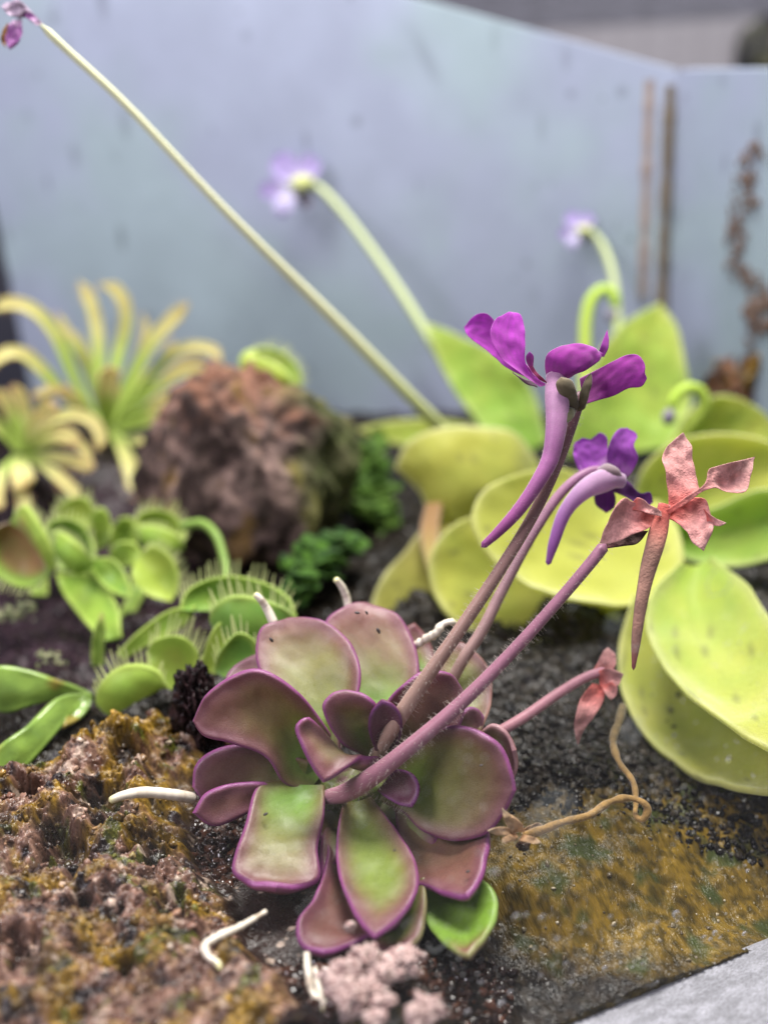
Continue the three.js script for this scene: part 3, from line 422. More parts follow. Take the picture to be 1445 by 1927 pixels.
// flower stalks
const cStalk = (a, b) => (t, ang, q) => mul(mix(C(a), C(b), t), 1 + 0.12 * fbm(q.x * 300, q.y * 300, q.z * 300, 3));
const stalk = (pts, r, a, b, hair, s) => { const t = tube(pts, r, { n: 70, m: 16, color: cStalk(a, b) }); const m = part(ros, 'flower_stalk', t.g, mStem); if (hair) hairs(m, t.rows, hair, 0.0007, 0.000022, mHair, s, 0.000045); return t; };
stalk([[700, 1440, .197], [735, 1375, .189], [795, 1285, .187], [865, 1185, .187], [945, 1065, .188], [1005, 965, .19], [1045, 880, .192], [1070, 810, .194], [1085, 760, .195], [1090, 735, .195]], [.0011, .0014, .0012, .0011, .001, .00105, .0012], '#a88a78', '#6e4250', 900, 41);
stalk([[596, 1502, .2], [650, 1492, .192], [705, 1458, .187], [760, 1415, .185], [865, 1325, .185], [960, 1230, .186], [1055, 1125, .188], [1120, 1048, .19], [1140, 1022, .191]], [.0012, .0017, .0014, .0012, .00105, .001, .00105], '#a06a78', '#8a5a72', 800, 42);
stalk([[835, 1310, .206], [872, 1240, .204], [905, 1190, .204], [945, 1110, .205], [1005, 1000, .206], [1055, 928, .207], [1090, 897, .208], [1120, 885, .209], [1138, 888, .209]], [.0011, .0011, .001, .00095, .0009], '#a88a7a', '#8a5a80', 300, 43);
stalk([[925, 1385, .2], [985, 1350, .203], [1050, 1305, .206], [1105, 1273, .208], [1140, 1262, .209]], [.0010, .0010, .00095, .0009], '#b07a84', '#a8707e', 120, 44);
{ // roots of the leaf hairs: short glands standing on the lower leaves beside the heart
  const R = rng(91), out = []; for (let k = 0; k < 90; k++) { const t = R(), x = lerp(700, 800, t) + 8 * (R() - 0.5), y = lerp(1500, 1555, t) + 10 * (R() - 0.5), a = at(x, y, .1925), b = at(x + 2 + 5 * R(), y - 4 - 6 * R(), .1915); out.push(spike(a, b, 0.000025, 3)); }
  tag(part(ros, 'gland_hair', mergeGeometries(out.map((g) => g.toNonIndexed())), mHair), null, null, null, 'stuff');
}
// flowers
const cPet = (base, mid, edge) => (t, u, d, topS, q) => { const n = fbm(q.x * 420, q.y * 420, q.z * 420, 3), vein = Math.pow(Math.abs(Math.sin(u * 13 + 1.2 * n)), 0.6); return mul(mix(mix(C(base), C(mid), sst(0, 0.35, t + 0.1 * n)), C(edge), sst(0.55, 1, t)), 0.78 + 0.24 * vein + 0.22 * n); };
const pet = (g, L, R, z, col, o = {}) => part(g, o.name ?? 'petal', leaf({ L, R, z, thick: o.thick ?? 0.00024, cup: o.cup ?? 0.18, wave: o.wave ?? 0.0004, wf: o.wf ?? 260, nv: o.nv ?? 30, nu: o.nu ?? 20, seed: sd++, color: col, rib: o.rib ?? 0, tipPow: o.tipPow }).g, o.mat ?? mPetal);
const f1 = tag(sub(ros, 'flower'), 'vivid magenta purple flower with a long spur');
const cMag = cPet('#c058bc', '#b01cb4', '#c02cc8');
pet(f1, [[1020, 728], [985, 708], [955, 693], [916, 660], [880, 632], [872, 615]], [[1000, 700], [962, 650], [932, 606], [916, 590], [895, 592], [872, 615]], [.193, .196, .2, .202], cMag, { cup: [.2, .3, .3, .1] });
pet(f1, [[1015, 728], [975, 700], [938, 668], [922, 630], [930, 603], [945, 593], [966, 588]], [[1030, 724], [1000, 705], [988, 680], [988, 645], [986, 612], [978, 593], [966, 588]], [.193, .193, .194, .197], cMag, { cup: [.3, .4, .3, .05] });
pet(f1, [[1012, 712], [995, 692], [989, 672], [996, 661]], [[1020, 716], [1004, 692], [1004, 670], [996, 661]], [.191, .191, .19], cPet('#8a0a50', '#a0208a', '#b050b8'), { nv: 16, nu: 10 });
pet(f1, [[995, 690], [1005, 705], [1015, 715], [1031, 722]], [[1002, 688], [1012, 703], [1022, 712], [1031, 722]], [.1905, .1905, .191], cPet('#9a1a70', '#9a0a5a', '#80084a'), { nv: 14, nu: 8 });
pet(f1, [[1034, 728], [1025, 695], [1028, 668], [1047, 654], [1085, 646], [1113, 652], [1134, 666]], [[1062, 716], [1080, 706], [1100, 698], [1118, 686], [1128, 678], [1134, 666]], [.193, .19, .191, .193], cPet('#c068b4', '#a814a4', '#b41eb4'), { cup: [-.2, -.35, -.3, -.1] });
pet(f1, [[1124, 668], [1130, 650], [1137, 632], [1142, 620]], [[1136, 672], [1144, 655], [1145, 640], [1142, 620]], [.195, .195, .196], cPet('#9a209c', '#a018a4', '#b020b0'), { nv: 16, nu: 10 });
pet(f1, [[1090, 712], [1127, 693], [1154, 679], [1182, 667], [1200, 668], [1212, 684], [1214, 706]], [[1098, 762], [1130, 752], [1154, 745], [1182, 731], [1207, 727], [1213, 718], [1214, 706]], [.196, .195, .194, .193], cPet('#bc58b0', '#a818a4', '#b422b2'), { cup: [.2, -.1, -.2, -.1] });
const cSpur = (t, a, q) => mul(mix(mix(C('#c894bc'), C('#b46ca8'), sst(0.1, 0.45, t)), C('#963f86'), sst(0.35, 0.9, t)), 0.9 + 0.12 * Math.sin(a * 9) * (1 - t) + 0.16 * fbm(q.x * 500, q.y * 200, q.z * 500, 3));
const sp1 = tube([[1046, 706, .192], [1047, 738, .191], [1048, 775, .19], [1044, 820, .189], [1034, 865, .1885], [1013, 905, .188], [975, 960, .1875], [935, 1003, .187], [905, 1030, .187]], [.0018, .0021, .0019, .0016, .0014, .0012, .0011, .0009, .0006], { n: 60, m: 18, color: cSpur });
hairs(part(f1, 'spur', sp1.g, matV({ roughness: 0.95, transmission: 0.3, clearcoat: 0.3, clearcoatRoughness: 0.4, map: tSpeck })), sp1.rows, 260, 0.0003, 0.000018, mHair, 61, 0.00003);
const cCal = cPet('#6a5a44', '#74684a', '#8a7a58');
pet(f1, [[1078, 775], [1058, 752], [1045, 722], [1055, 709]], [[1090, 760], [1084, 738], [1076, 716], [1055, 709]], [.192, .189, .188], cCal, { name: 'sepal', nv: 18, nu: 12, thick: 0.0008, cup: -.3 });
pet(f1, [[1086, 775], [1089, 745], [1100, 715], [1112, 700]], [[1102, 765], [1108, 742], [1113, 722], [1112, 700]], [.1925, .191, .192], cCal, { name: 'sepal', nv: 18, nu: 12, thick: 0.0008, cup: -.3 });
pet(f1, [[1078, 765], [1060, 772], [1048, 788], [1050, 800]], [[1082, 778], [1075, 790], [1062, 800], [1050, 800]], [.192, .189, .1885], cPet('#7a7450', '#8a8458', '#9a9464'), { name: 'sepal', nv: 16, nu: 10, thick: 0.0006, cup: -.2 });
pet(f1, [[1000, 716], [985, 712], [972, 705], [966, 697]], [[1010, 730], [992, 722], [978, 714], [966, 697]], [.192, .191, .192], cPet('#7a5a70', '#6a4058', '#5a3448'), { name: 'sepal', nv: 14, nu: 8, thick: 0.0006 });
const f2 = tag(sub(ros, 'flower'), 'second violet flower, a little blurred');
const cVio = cPet('#b07ab4', '#a03cb8', '#ac40c8');
pet(f2, [[1132, 884], [1112, 892], [1095, 890], [1080, 865], [1080, 836], [1095, 824]], [[1142, 880], [1143, 850], [1141, 822], [1128, 814], [1112, 826], [1095, 824]], [.21, .211, .212], cVio);
pet(f2, [[1146, 888], [1141, 858], [1150, 825], [1163, 808], [1180, 803]], [[1170, 906], [1188, 890], [1200, 860], [1192, 838], [1199, 818], [1180, 803]], [.209, .208, .21], cVio, { cup: .25 });
pet(f2, [[1150, 892], [1180, 905], [1205, 928], [1222, 926], [1228, 945]], [[1152, 925], [1175, 935], [1200, 950], [1215, 956], [1228, 945]], [.208, .207, .207], cPet('#7a3a80', '#6a1a80', '#7a1a90'));
pet(f2, [[1130, 912], [1118, 930], [1120, 950], [1140, 966]], [[1150, 915], [1158, 935], [1156, 955], [1140, 966]], [.211, .212, .212], cPet('#8a3a90', '#7a1a8c', '#84208c'));
const sp2 = tube([[1170, 905, .207], [1150, 902, .206], [1120, 910, .206], [1090, 930, .205], [1062, 965, .2045], [1042, 1020, .204], [1030, 1064, .204]], [.0014, .0022, .0018, .0014, .0012, .0010, .0005], { n: 50, m: 16, color: (t) => mix(C('#c8a0c4'), C('#a860b4'), sst(0.2, 0.8, t)) });
part(f2, 'spur', sp2.g, mPetal);
pet(f2, [[1125, 880], [1140, 872], [1160, 880], [1172, 898]], [[1128, 898], [1145, 900], [1160, 906], [1172, 898]], [.207, .205, .206], cPet('#a890a0', '#a08a90', '#a88a98'), { name: 'sepal', nv: 14, nu: 10, thick: 0.001, cup: -.3 });
// withered flowers, salmon pink
const cDry = (t, u, d, topS, q, s) => { const n = fbm(q.x * 500 + s, q.y * 500, q.z * 500, 3), st = Math.abs(Math.sin(u * 11 + 3 * n)); return mul(mix(mix(C('#dc6a60'), C('#dc9a96'), sst(0, 0.5, t)), C('#dcb0a8'), sst(0.5, 1, t) * (0.5 + 0.5 * n)), 0.8 + 0.2 * st + 0.2 * n); };
const dry = (g, L, R, z, o = {}) => pet(g, L, R, z, o.col ?? cDry, { mat: mDry, thick: 0.0004, wave: 0.0009, wf: 200, cup: .25, ...o });
const f3 = tag(sub(ros, 'withered_flower'), 'withered salmon pink flower, four twisted petals and a drooping spur');
dry(f3, [[1258, 962], [1257, 925], [1250, 890], [1246, 862], [1256, 838], [1284, 815]], [[1280, 950], [1316, 925], [1313, 900], [1305, 868], [1297, 835], [1284, 815]], [.19, .191, .193, .195], { cup: [.3, .1, .25, .1] });
dry(f3, [[1248, 962], [1285, 938], [1325, 910], [1331, 884], [1345, 878], [1385, 868], [1421, 859]], [[1250, 972], [1290, 948], [1328, 922], [1352, 919], [1385, 929], [1402, 924], [1421, 859]], [.189, .188, .189, .19], { cup: [.2, .3, .4, .2], tipPow: 1 });
dry(f3, [[1252, 972], [1275, 985], [1292, 1002], [1302, 1020], [1323, 1037]], [[1300, 935], [1326, 940], [1336, 966], [1342, 990], [1334, 1014], [1323, 1037]], [.19, .189, .187, .187]);
dry(f3, [[1325, 955], [1340, 972], [1352, 978], [1367, 984]], [[1330, 985], [1345, 990], [1355, 990], [1367, 984]], [.188, .187, .187], { nv: 14, nu: 10 });
dry(f3, [[1250, 962], [1222, 952], [1190, 944], [1178, 936], [1160, 948], [1142, 985], [1127, 1022]], [[1242, 985], [1222, 992], [1190, 1006], [1165, 1018], [1140, 1024], [1127, 1022]], [.19, .187, .187, .189], { cup: [.4, .5, .3, .1] });
dry(f3, [[1190, 944], [1200, 936], [1225, 950], [1245, 962]], [[1188, 960], [1205, 962], [1225, 968], [1245, 972]], [.187, .186, .188], { nv: 16, nu: 10 });
part(f3, 'spur', tube([[1250, 950, .19], [1242, 985, .189], [1232, 1025, .1875], [1218, 1075, .187], [1205, 1140, .1865], [1197, 1200, .1865], [1191, 1262, .187]], [.0011, .0016, .0015, .0012, .001, .0008, .0003], { n: 50, m: 14, flat: 0.7, color: (t, a, q) => mul(mix(mix(C('#c85a50'), C('#b88a78'), sst(0.05, 0.35, t)), C('#a0484a'), sst(0.8, 1, t)), 0.95 + 0.2 * fbm(q.x * 500, q.y * 120, q.z * 500, 2)) }).g, mDry);
dry(f3, [[1140, 1020], [1165, 1005], [1195, 1000], [1220, 998]], [[1142, 1032], [1170, 1028], [1200, 1022], [1220, 998]], [.191, .191, .19], { name: 'sepal', col: cPet('#6a3a3c', '#5a3a38', '#6a4a44'), nv: 16, nu: 10 });
const f4 = tag(sub(ros, 'withered_flower'), 'small crumpled salmon flower above the dark grit');
dry(f4, [[1112, 1268], [1125, 1245], [1135, 1225], [1145, 1217]], [[1140, 1272], [1156, 1255], [1158, 1235], [1145, 1217]], [.209, .21, .211]);
dry(f4, [[1125, 1262], [1145, 1256], [1160, 1262], [1172, 1268]], [[1128, 1290], [1148, 1296], [1162, 1290], [1172, 1268]], [.208, .207, .207]);
dry(f4, [[1115, 1285], [1095, 1310], [1082, 1345], [1080, 1375], [1086, 1402]], [[1140, 1290], [1133, 1325], [1115, 1352], [1098, 1375], [1086, 1402]], [.208, .206, .206, .207]);
dry(f4, [[1130, 1290], [1135, 1300], [1145, 1315], [1150, 1318]], [[1150, 1285], [1160, 1295], [1160, 1308], [1150, 1318]], [.207, .206, .206], { nv: 14, nu: 10 });
// a dried seedling on a stringy stalk by the glass
{
  const g = thing('dried_seedling', at(980, 1565, .186), 'dried tan seedling with shrivelled star leaves and a looping stringy stalk', 'dried plant');
  const cT = (t, a, q) => mul(mix(C('#b08a4a'), C('#7a6a44'), sst(0.5, 1, t)), 0.9 + 0.3 * fbm(q.x * 600, q.y * 600, q.z * 600, 2));
  part(g, 'stalk', tube([[985, 1572, .186], [1020, 1562, .184], [1055, 1548, .183], [1105, 1535, .184], [1150, 1508, .187], [1185, 1502, .188], [1212, 1512, .187], [1218, 1525, .187], [1208, 1542, .187], [1196, 1536, .188], [1196, 1505, .191], [1190, 1470, .195], [1165, 1435, .199], [1153, 1395, .204], [1165, 1355, .209], [1172, 1325, .213]], [.0008, .0006, .0006, .0006, .0005, .0006, .0008, .0007], { n: 160, m: 10, lump: 0.3, color: cT }).g, mDry);
  const cS = cPet('#b08050', '#c09a70', '#c8b090'), d = (L, R, z) => pet(g, L, R, z, cS, { name: 'leaf', mat: mDry, thick: 0.0005, nv: 18, nu: 12, wave: 0.0009, cup: .3 });
  d([[965, 1570], [952, 1552], [946, 1535], [944, 1520]], [[988, 1565], [982, 1550], [962, 1535], [944, 1520]], [.180, .179, .179]);
  d([[970, 1560], [945, 1556], [930, 1558], [916, 1563]], [[975, 1578], [950, 1572], [930, 1572], [916, 1563]], [.181, .180, .180]);
  d([[985, 1560], [1000, 1552], [1015, 1550], [1022, 1554]], [[988, 1572], [1003, 1566], [1015, 1562], [1022, 1554]], [.186, .187, .187]);
  d([[985, 1570], [1000, 1574], [1010, 1578], [1018, 1586]], [[975, 1582], [995, 1586], [1008, 1588], [1018, 1586]], [.180, .179, .179]);
  d([[960, 1570], [950, 1574], [945, 1578], [944, 1584]], [[972, 1582], [960, 1584], [952, 1586], [944, 1584]], [.181, .180, .180]);
  part(g, 'soil_crumb', smooth(boulder('c', 985, 1590, .184, 12, 9, 5, () => C('#3a281c'), 1, 900, 0.4, 6)), mSoil);
}
{ // pale pink flakes at the foot of the rosette
  const list = [[648, 1838, 30, 20], [690, 1812, 26, 22], [668, 1830, 16, 24], [715, 1835, 22, 14], [755, 1810, 26, 16], [738, 1826, 18, 12], [655, 1868, 24, 18], [690, 1862, 22, 14], [660, 1895, 18, 22], [722, 1884, 16, 10], [800, 1900, 24, 16], [785, 1915, 16, 14], [705, 1915, 16, 9], [660, 1745, 9, 8]];
  const where = ['biggest and leftmost under the lowest leaf', 'uppermost, touching the lowest purple leaf', 'wedged between the two topmost ones', 'in the middle, below the dark leaf tip', 'rightmost of the upper heap', 'small, beside the right end of the upper heap', 'left, right above the thin white root', 'middle, just below the upper heap', 'lowest on the left, by the white root', 'small slanted, lying apart on black peat', 'right, near the lower picture edge', 'right, low against the picture edge', 'small, at the very bottom middle', 'tiny, stuck on the lowest purple leaf'];
  list.forEach(([x, y, rx, ry], i) => { const z = Math.min(gz(x, y) - 0.004, 0.168) - 0.002; solo('pale_flake', smooth(boulder('f', x, y, z, rx, ry, 40 + i, (a, b) => mix(C('#a07c78'), C('#e0c8c0'), sst(-0.4, 0.4, b)), 1.5, 520, 0.75, 14)), matFlake(), 'pale pink crumbly flake, ' + where[i], 'flake', 'pale pink flakes at the foot of the rosette'); });
}
function matFlake() { return (matFlake.m ??= matV({ roughness: 0.8, map: tGrit, bumpMap: tGritB, bumpScale: 0.0004 })); }

// ---------------------------------------------------------------- the yellow green butterwort on the right
const yw = thing('yellow_butterwort', at(1140, 960, 0.3), 'large yellow green butterwort with broad soft leaves and tall pale flower stalks, right side', 'butterwort');
const kY = C('#d6da4c'), kL = C('#98c828'), kP = C('#e8e8a8'), kO = C('#aa941c'), kBr = C('#a8702c');
const yel = (green, olive = 0, o = {}) => (t, u, d, topS, q, s) => { const n = 0.5 + 0.5 * fbm(q.x * 90 + s, q.y * 90, q.z * 90, 3); let c = mix(kY, kL, clamp(green + 0.5 * (n - 0.5) - (o.tipY ?? 0.35) * t, 0, 1)); c = mix(c, kO, olive * (0.7 + 0.4 * n)); c = mix(c, kP, 0.5 * sst(0.003, 0.0002, d + 0.001 * n)); c = mul(c, 0.95 + 0.07 * Math.abs(Math.sin(u * 8 + 2 * n)) * (1 - t * t)); const sp = n3(q.x * 700 + s, q.y * 700, q.z * 700); if (sp > 0.8) c = mix(c, C('#6a6420'), 0.5); if (o.brown) c = mix(c, kBr, o.brown * sst(0.6, 0.1, t)); return c; };
const yleaf = (L, R, z, col, o = {}) => part(yw, 'leaf', leaf({ L, R, z, thick: 0.0016, cup: o.cup ?? [.3, .25, .1, -.05], bead: o.bead ?? 0.0004, wave: 0.0012, wf: 60, rib: o.rib ?? 0.05, nv: 36, nu: 24, seed: sd++, color: col, ...o }).g, mYellow);
yleaf([[940, 880], [900, 800], [850, 730], [815, 660], [802, 606]], [[1030, 830], [1000, 730], [950, 675], [870, 635], [802, 606]], [.325, .328, .332, .335], yel(0.9));
yleaf([[1060, 860], [1075, 800], [1110, 695], [1165, 615], [1243, 568]], [[1260, 840], [1300, 760], [1288, 690], [1272, 615], [1243, 568]], [.325, .328, .332, .335], yel(0.75));
yleaf([[1000, 850], [890, 800], [800, 788], [720, 795], [668, 808]], [[1000, 900], [880, 870], [800, 848], [720, 832], [668, 808]], [.325, .33, .335, .335], yel(0.6));
yleaf([[1250, 860], [1290, 780], [1345, 744], [1400, 752], [1470, 810]], [[1320, 900], [1400, 880], [1450, 860], [1475, 840], [1470, 810]], [.305, .3, .298, .3], yel(0.5));
yleaf([[1020, 890], [970, 815], [900, 803], [825, 806], [765, 835], [742, 880]], [[1030, 1000], [950, 1010], [880, 1005], [815, 985, 0], [790, 930, -2], [742, 880]], [.3, .292, .288, .29], yel(0.3, 0.3), { cup: [-.2, -.35, -.35, -.2] });
yleaf([[800, 985], [768, 1030], [720, 1085], [700, 1140], [720, 1182]], [[860, 990], [862, 1080], [845, 1150], [790, 1200], [720, 1182]], [.285, .275, .268, .262], yel(0.5, 0.6, { brown: 0.2 }), { rib: .2 });
yleaf([[800, 950], [790, 1000], [806, 1080], [842, 1160], [905, 1214]], [[832, 950], [826, 1010], [834, 1090], [866, 1160], [905, 1214]], [.284, .272, .266, .262], yel(0, 0.2, { brown: 0.9, tipY: 0 }), { cup: [-.3, -.3, -.2] });
yleaf([[1000, 960], [930, 965], [865, 980], [815, 1030], [808, 1090], [840, 1160], [900, 1198], [985, 1208]], [[1130, 1080], [1170, 1120], [1185, 1150], [1150, 1182], [1090, 1203], [985, 1208]], [.272, .262, .256, .253], yel(0.25, 0.15), { cup: [.2, .25, .15, 0] });
yleaf([[1130, 900], [1050, 885], [970, 893], [905, 928], [886, 985], [915, 1045], [1000, 1108]], [[1240, 945], [1275, 1010], [1283, 1075], [1262, 1112], [1195, 1140], [1110, 1138], [1000, 1108]], [.27, .258, .25, .247], yel(0.12, 0), { cup: [.3, .25, .15, 0] });
yleaf([[1190, 950], [1210, 880], [1270, 830], [1370, 815], [1480, 845], [1570, 930]], [[1210, 1000], [1270, 1010], [1370, 990], [1450, 960], [1530, 960], [1570, 930]], [.285, .278, .272, .27], yel(0.3, 0.0), { cup: [.3, .3, .2, 0] });
yleaf([[1200, 980], [1260, 975], [1340, 955], [1430, 920], [1520, 930], [1580, 990]], [[1220, 1010], [1290, 1052], [1375, 1068], [1460, 1052], [1530, 1030], [1580, 990]], [.28, .268, .26, .258], yel(0.95, 0), { cup: [.3, .3, .2, 0], rib: .15 });
yleaf([[1190, 1120], [1165, 1210], [1168, 1300], [1205, 1378], [1290, 1452], [1390, 1494], [1480, 1500]], [[1300, 1160], [1380, 1280], [1450, 1370], [1500, 1450], [1480, 1500]], [.252, .238, .216, .197], yel(0.3, 0.25), { cup: [.2, .25, .15, 0] });
yleaf([[1280, 1060], [1230, 1110], [1214, 1155], [1228, 1225], [1280, 1297], [1360, 1362], [1470, 1425], [1560, 1440]], [[1340, 1050], [1410, 1110], [1460, 1180], [1540, 1300], [1580, 1380], [1560, 1440]], [.25, .226, .203, .189], yel(0.55, 0, { tipY: 0.8 }), { cup: [.5, .35, .2, 0], rib: .12 });
const cPale = (t) => mix(C('#d0da84'), C('#eeeec4'), sst(0, 0.5, t));
const cFar = (t) => mix(C('#9cb058'), C('#b8c490'), sst(0, 0.6, t));
const ystem = (pts, r, o = {}) => part(yw, 'flower_stalk', tube(pts, r, { n: 60, m: 14, color: o.color ?? cPale }).g, mStem);
ystem([[870, 850, .325], [832, 806, .315], [780, 755, .305], [640, 612, .284], [420, 392, .255], [230, 190, .236], [120, 88, .227], [72, 42, .223]], [.0018, .0017, .0016, .0014, .0011, .0009, .0008, .0008]);
ystem([[930, 820, .335], [895, 780, .337], [840, 690, .342], [760, 560, .35], [690, 458, .355], [630, 382, .358], [598, 352, .36], [575, 345, .36]], [.0015, .0015, .0015, .0015, .0014, .0013, .0012], { color: cFar });
ystem([[1165, 700, .34], [1162, 620, .345], [1158, 555, .348], [1148, 500, .35], [1128, 455, .352], [1108, 436, .352], [1094, 432, .352]], [.0016, .0015, .0014, .0013, .0012], { color: cFar });
const hook = (name, pts, r, bx, by, bz, br) => { const m = ystem(pts, r, { color: (t) => mix(C('#b8c850'), C('#a4c43a'), t) }); const g = smooth(boulder('b', bx, by, bz, br, br * 1.2, sd++, (a, b) => mix(C('#6a6470'), C('#8a8494'), sst(-0.4, 0.4, b)), 0.4, 200, 0.2, 8)); part(m, 'bud', g, matV({ roughness: 0.7 })); };
hook('stalk', [[1098, 760, .335], [1100, 660, .335], [1102, 605, .335], [1112, 565, .335], [1134, 545, .335], [1154, 556, .335], [1157, 580, .335]], [.0019, .0019, .0018, .0016], 1150, 594, .335, 11);
hook('stalk', [[1230, 900, .3], [1262, 850, .297], [1300, 800, .294], [1325, 765, .292], [1318, 738, .291], [1295, 730, .29], [1272, 745, .29], [1262, 768, .29]], [.0019, .0018, .0016, .0014], 1258, 786, .29, 13);
const cLil = cPet('#d4d0dc', '#a898cc', '#9480c0'), cLilW = cPet('#c8c4d4', '#c0b8dc', '#b4a8dc');
function lilac(x, y, z, k, label) {
  const g = tag(sub(yw, 'flower'), label), P = (dx, dy) => [x + dx * k, y + dy * k], f = (L, R, zz, c, o) => pet(g, L.map((p) => P(...p)), R.map((p) => P(...p)), zz.map((v) => z + v), c, { nv: 20, nu: 14, ...o });
  f([[0, 10], [-30, 0], [-48, -25], [-35, -55]], [[15, 0], [10, -35], [-5, -58], [-35, -55]], [0, .002, .003], cLil);
  f([[5, 5], [12, -30], [30, -55], [48, -50]], [[30, 10], [50, -5], [62, -30], [48, -50]], [0, .002, .003], cLil);
  f([[-10, 12], [-40, 0], [-65, 8], [-72, 28]], [[-5, 30], [-30, 40], [-55, 42], [-72, 28]], [0, -.001, 0], cLil);
  f([[-15, 25], [-38, 45], [-40, 65], [-22, 82]], [[10, 25], [5, 50], [-2, 70], [-22, 82]], [-.001, -.004, -.004], cLilW, { cup: -.2 });
  f([[5, 25], [12, 45], [20, 60], [30, 64]], [[35, 20], [42, 40], [42, 55], [30, 64]], [.001, .002, .002], cPet('#b8b8a8', '#b0a8b8', '#a8a0c0'));
  part(g, 'calyx', smooth(boulder('c', x + 22 * k, y + 6 * k, z - 0.001, 26 * k, 15 * k, 3, (a) => mix(C('#b8c060'), C('#d8dc9a'), 0.5 + a), 0.4, 150, 0.25, 8)), mGreen);
}
lilac(550, 338, .36, 0.88, 'pale lilac flower at the middle of the back wall');
lilac(1086, 428, .352, 0.52, 'small pale lilac flower, upper right');
{ // the withered flower at the end of the long stalk
  const g = tag(sub(yw, 'withered_flower'), 'withered lilac flower in the top left corner'), z = .222, d = (L, R, c, zz = [0, 0, 0]) => pet(g, L, R, zz.map((v) => z + v), c, { mat: mDry, nv: 22, nu: 14, wave: 0.0012 });
  const pk = cPet('#c8a8c4', '#d8c0d8', '#d0b8d0'), vi = cPet('#b898b8', '#9a5a9c', '#a468a4');
  d([[80, 42], [62, 24], [45, 6], [28, -6]], [[70, 48], [52, 34], [36, 18], [28, -6]], pk);
  d([[60, 28], [40, 4], [20, 2], [4, 12]], [[44, 34], [30, 32], [16, 28], [4, 12]], pk, [0, -.002, -.002]);
  d([[76, 40], [58, 22], [44, 18], [30, 14]], [[68, 46], [54, 34], [40, 28], [30, 14]], vi, [-.001, -.001, -.001]);
  d([[24, 38], [14, 52], [10, 74], [22, 94]], [[44, 38], [42, 60], [36, 80], [22, 94]], vi, [0, -.001, 0]);
  d([[16, 46], [4, 62], [2, 78], [12, 90]], [[24, 50], [14, 62], [10, 76], [12, 90]], cPet('#c88a50', '#d09850', '#c88848'), [0, 0, .001]);
}
// ---------------------------------------------------------------- flytraps
const grn = (yellow, dark, o = {}) => (t, u, d, topS, q, s) => { const n = 0.5 + 0.5 * fbm(q.x * 110 + s, q.y * 110, q.z * 110, 3); let c = mix(C('#6ea820'), C('#b4c83a'), clamp(yellow + 0.5 * (n - 0.5), 0, 1)); c = mix(c, C('#3a6a14'), dark); if (o.red) c = mix(c, C('#a85a4c'), o.red * sst(0.0012, 0.004, d) * (0.6 + 0.5 * n)); if (o.tip) c = mix(c, C('#b87868'), sst(0.75, 1, t) * o.tip); return mix(c, C('#c4d860'), 0.5 * sst(0.0016, 0.0004, d)); };
const mTrap = matV({ roughness: 0.95, transmission: 0.4, clearcoat: 0.35, clearcoatRoughness: 0.4, map: tSpeck });
function lobe(trap, H, Mg, z, col, o = {}) {     // one half of a trap: hinge, margin, and the teeth on the margin
  const l = leaf({ L: H, R: Mg, z, edge: 'R', thick: 0.0009, cup: o.cup ?? .35, bead: 0.00035, wave: 0.0003, wf: 120, nv: 34, nu: 16, tipPow: 1, seed: sd++, color: col });
  const m = part(trap, 'lobe', l.g, mTrap), out = [], R = rng(sd), nT = o.teeth ?? 18;
  for (let k = 1; k < nT; k++) { if (R() < 0.08) continue; const f = (0.04 + 0.92 * (k + 0.5 * (R() - 0.5)) / nT) * (l.PR.length - 1), j = Math.floor(f), a = l.PR[j].clone().lerp(l.PR[Math.min(j + 1, l.PR.length - 1)], f - j), h = l.PL[j], d = a.clone().sub(h).normalize().addScaledVector(l.N[j], o.lean ?? 0.2).add(V((R() - 0.5) * 0.25, (R() - 0.5) * 0.25, 0)).normalize(), len = PXM(along(z, 0.5)) * 1.2 * (o.len ?? 22) * (0.7 + 0.6 * R()) * Math.sin(Math.PI * clamp(k / nT, 0.12, 0.88)) ** 0.4; out.push(spike(a.clone().addScaledVector(d, -0.0003), a.clone().addScaledVector(d, len), 0.00022, 5)); }
  return tag(part(trap, 'teeth', mergeGeometries(out), mTooth), null, null, null, 'stuff');
}
const flyA = thing('venus_flytrap', at(230, 1225, .243), 'bright green flytrap with toothed traps just left of the purple rosette', 'flytrap');
const flyB = thing('venus_flytrap', at(140, 1090, .27), 'crowded light green flytrap at the left edge behind the first one', 'flytrap');
const trap = (plant, ...lobes) => { const g = sub(plant, 'trap'); lobes.forEach((a) => lobe(g, ...a)); return g; };
const gleaf = (plant, L, R, z, col, o = {}) => part(plant, 'leaf', leaf({ L, R, z, thick: 0.001, cup: .2, bead: 0.0002, wave: 0.0008, wf: 90, nv: 30, nu: 18, seed: sd++, color: col, ...o }).g, o.mat ?? mGreen);
gleaf(flyA, [[222, 1228], [265, 1185], [320, 1148], [372, 1138]], [[238, 1240], [300, 1205], [355, 1172], [372, 1138]], [.242, .24, .238, .236], grn(0.5, 0));
gleaf(flyA, [[375, 1260], [388, 1212], [408, 1175], [448, 1154]], [[408, 1268], [432, 1215], [448, 1180], [448, 1154]], [.228, .226, .226], grn(0.7, 0, { tip: 1 }));
gleaf(flyA, [[172, 1252], [172, 1215], [180, 1180], [193, 1150]], [[196, 1252], [198, 1215], [200, 1180], [193, 1150]], [.243, .242, .241], grn(0.4, 0.3, { tip: 1 }));
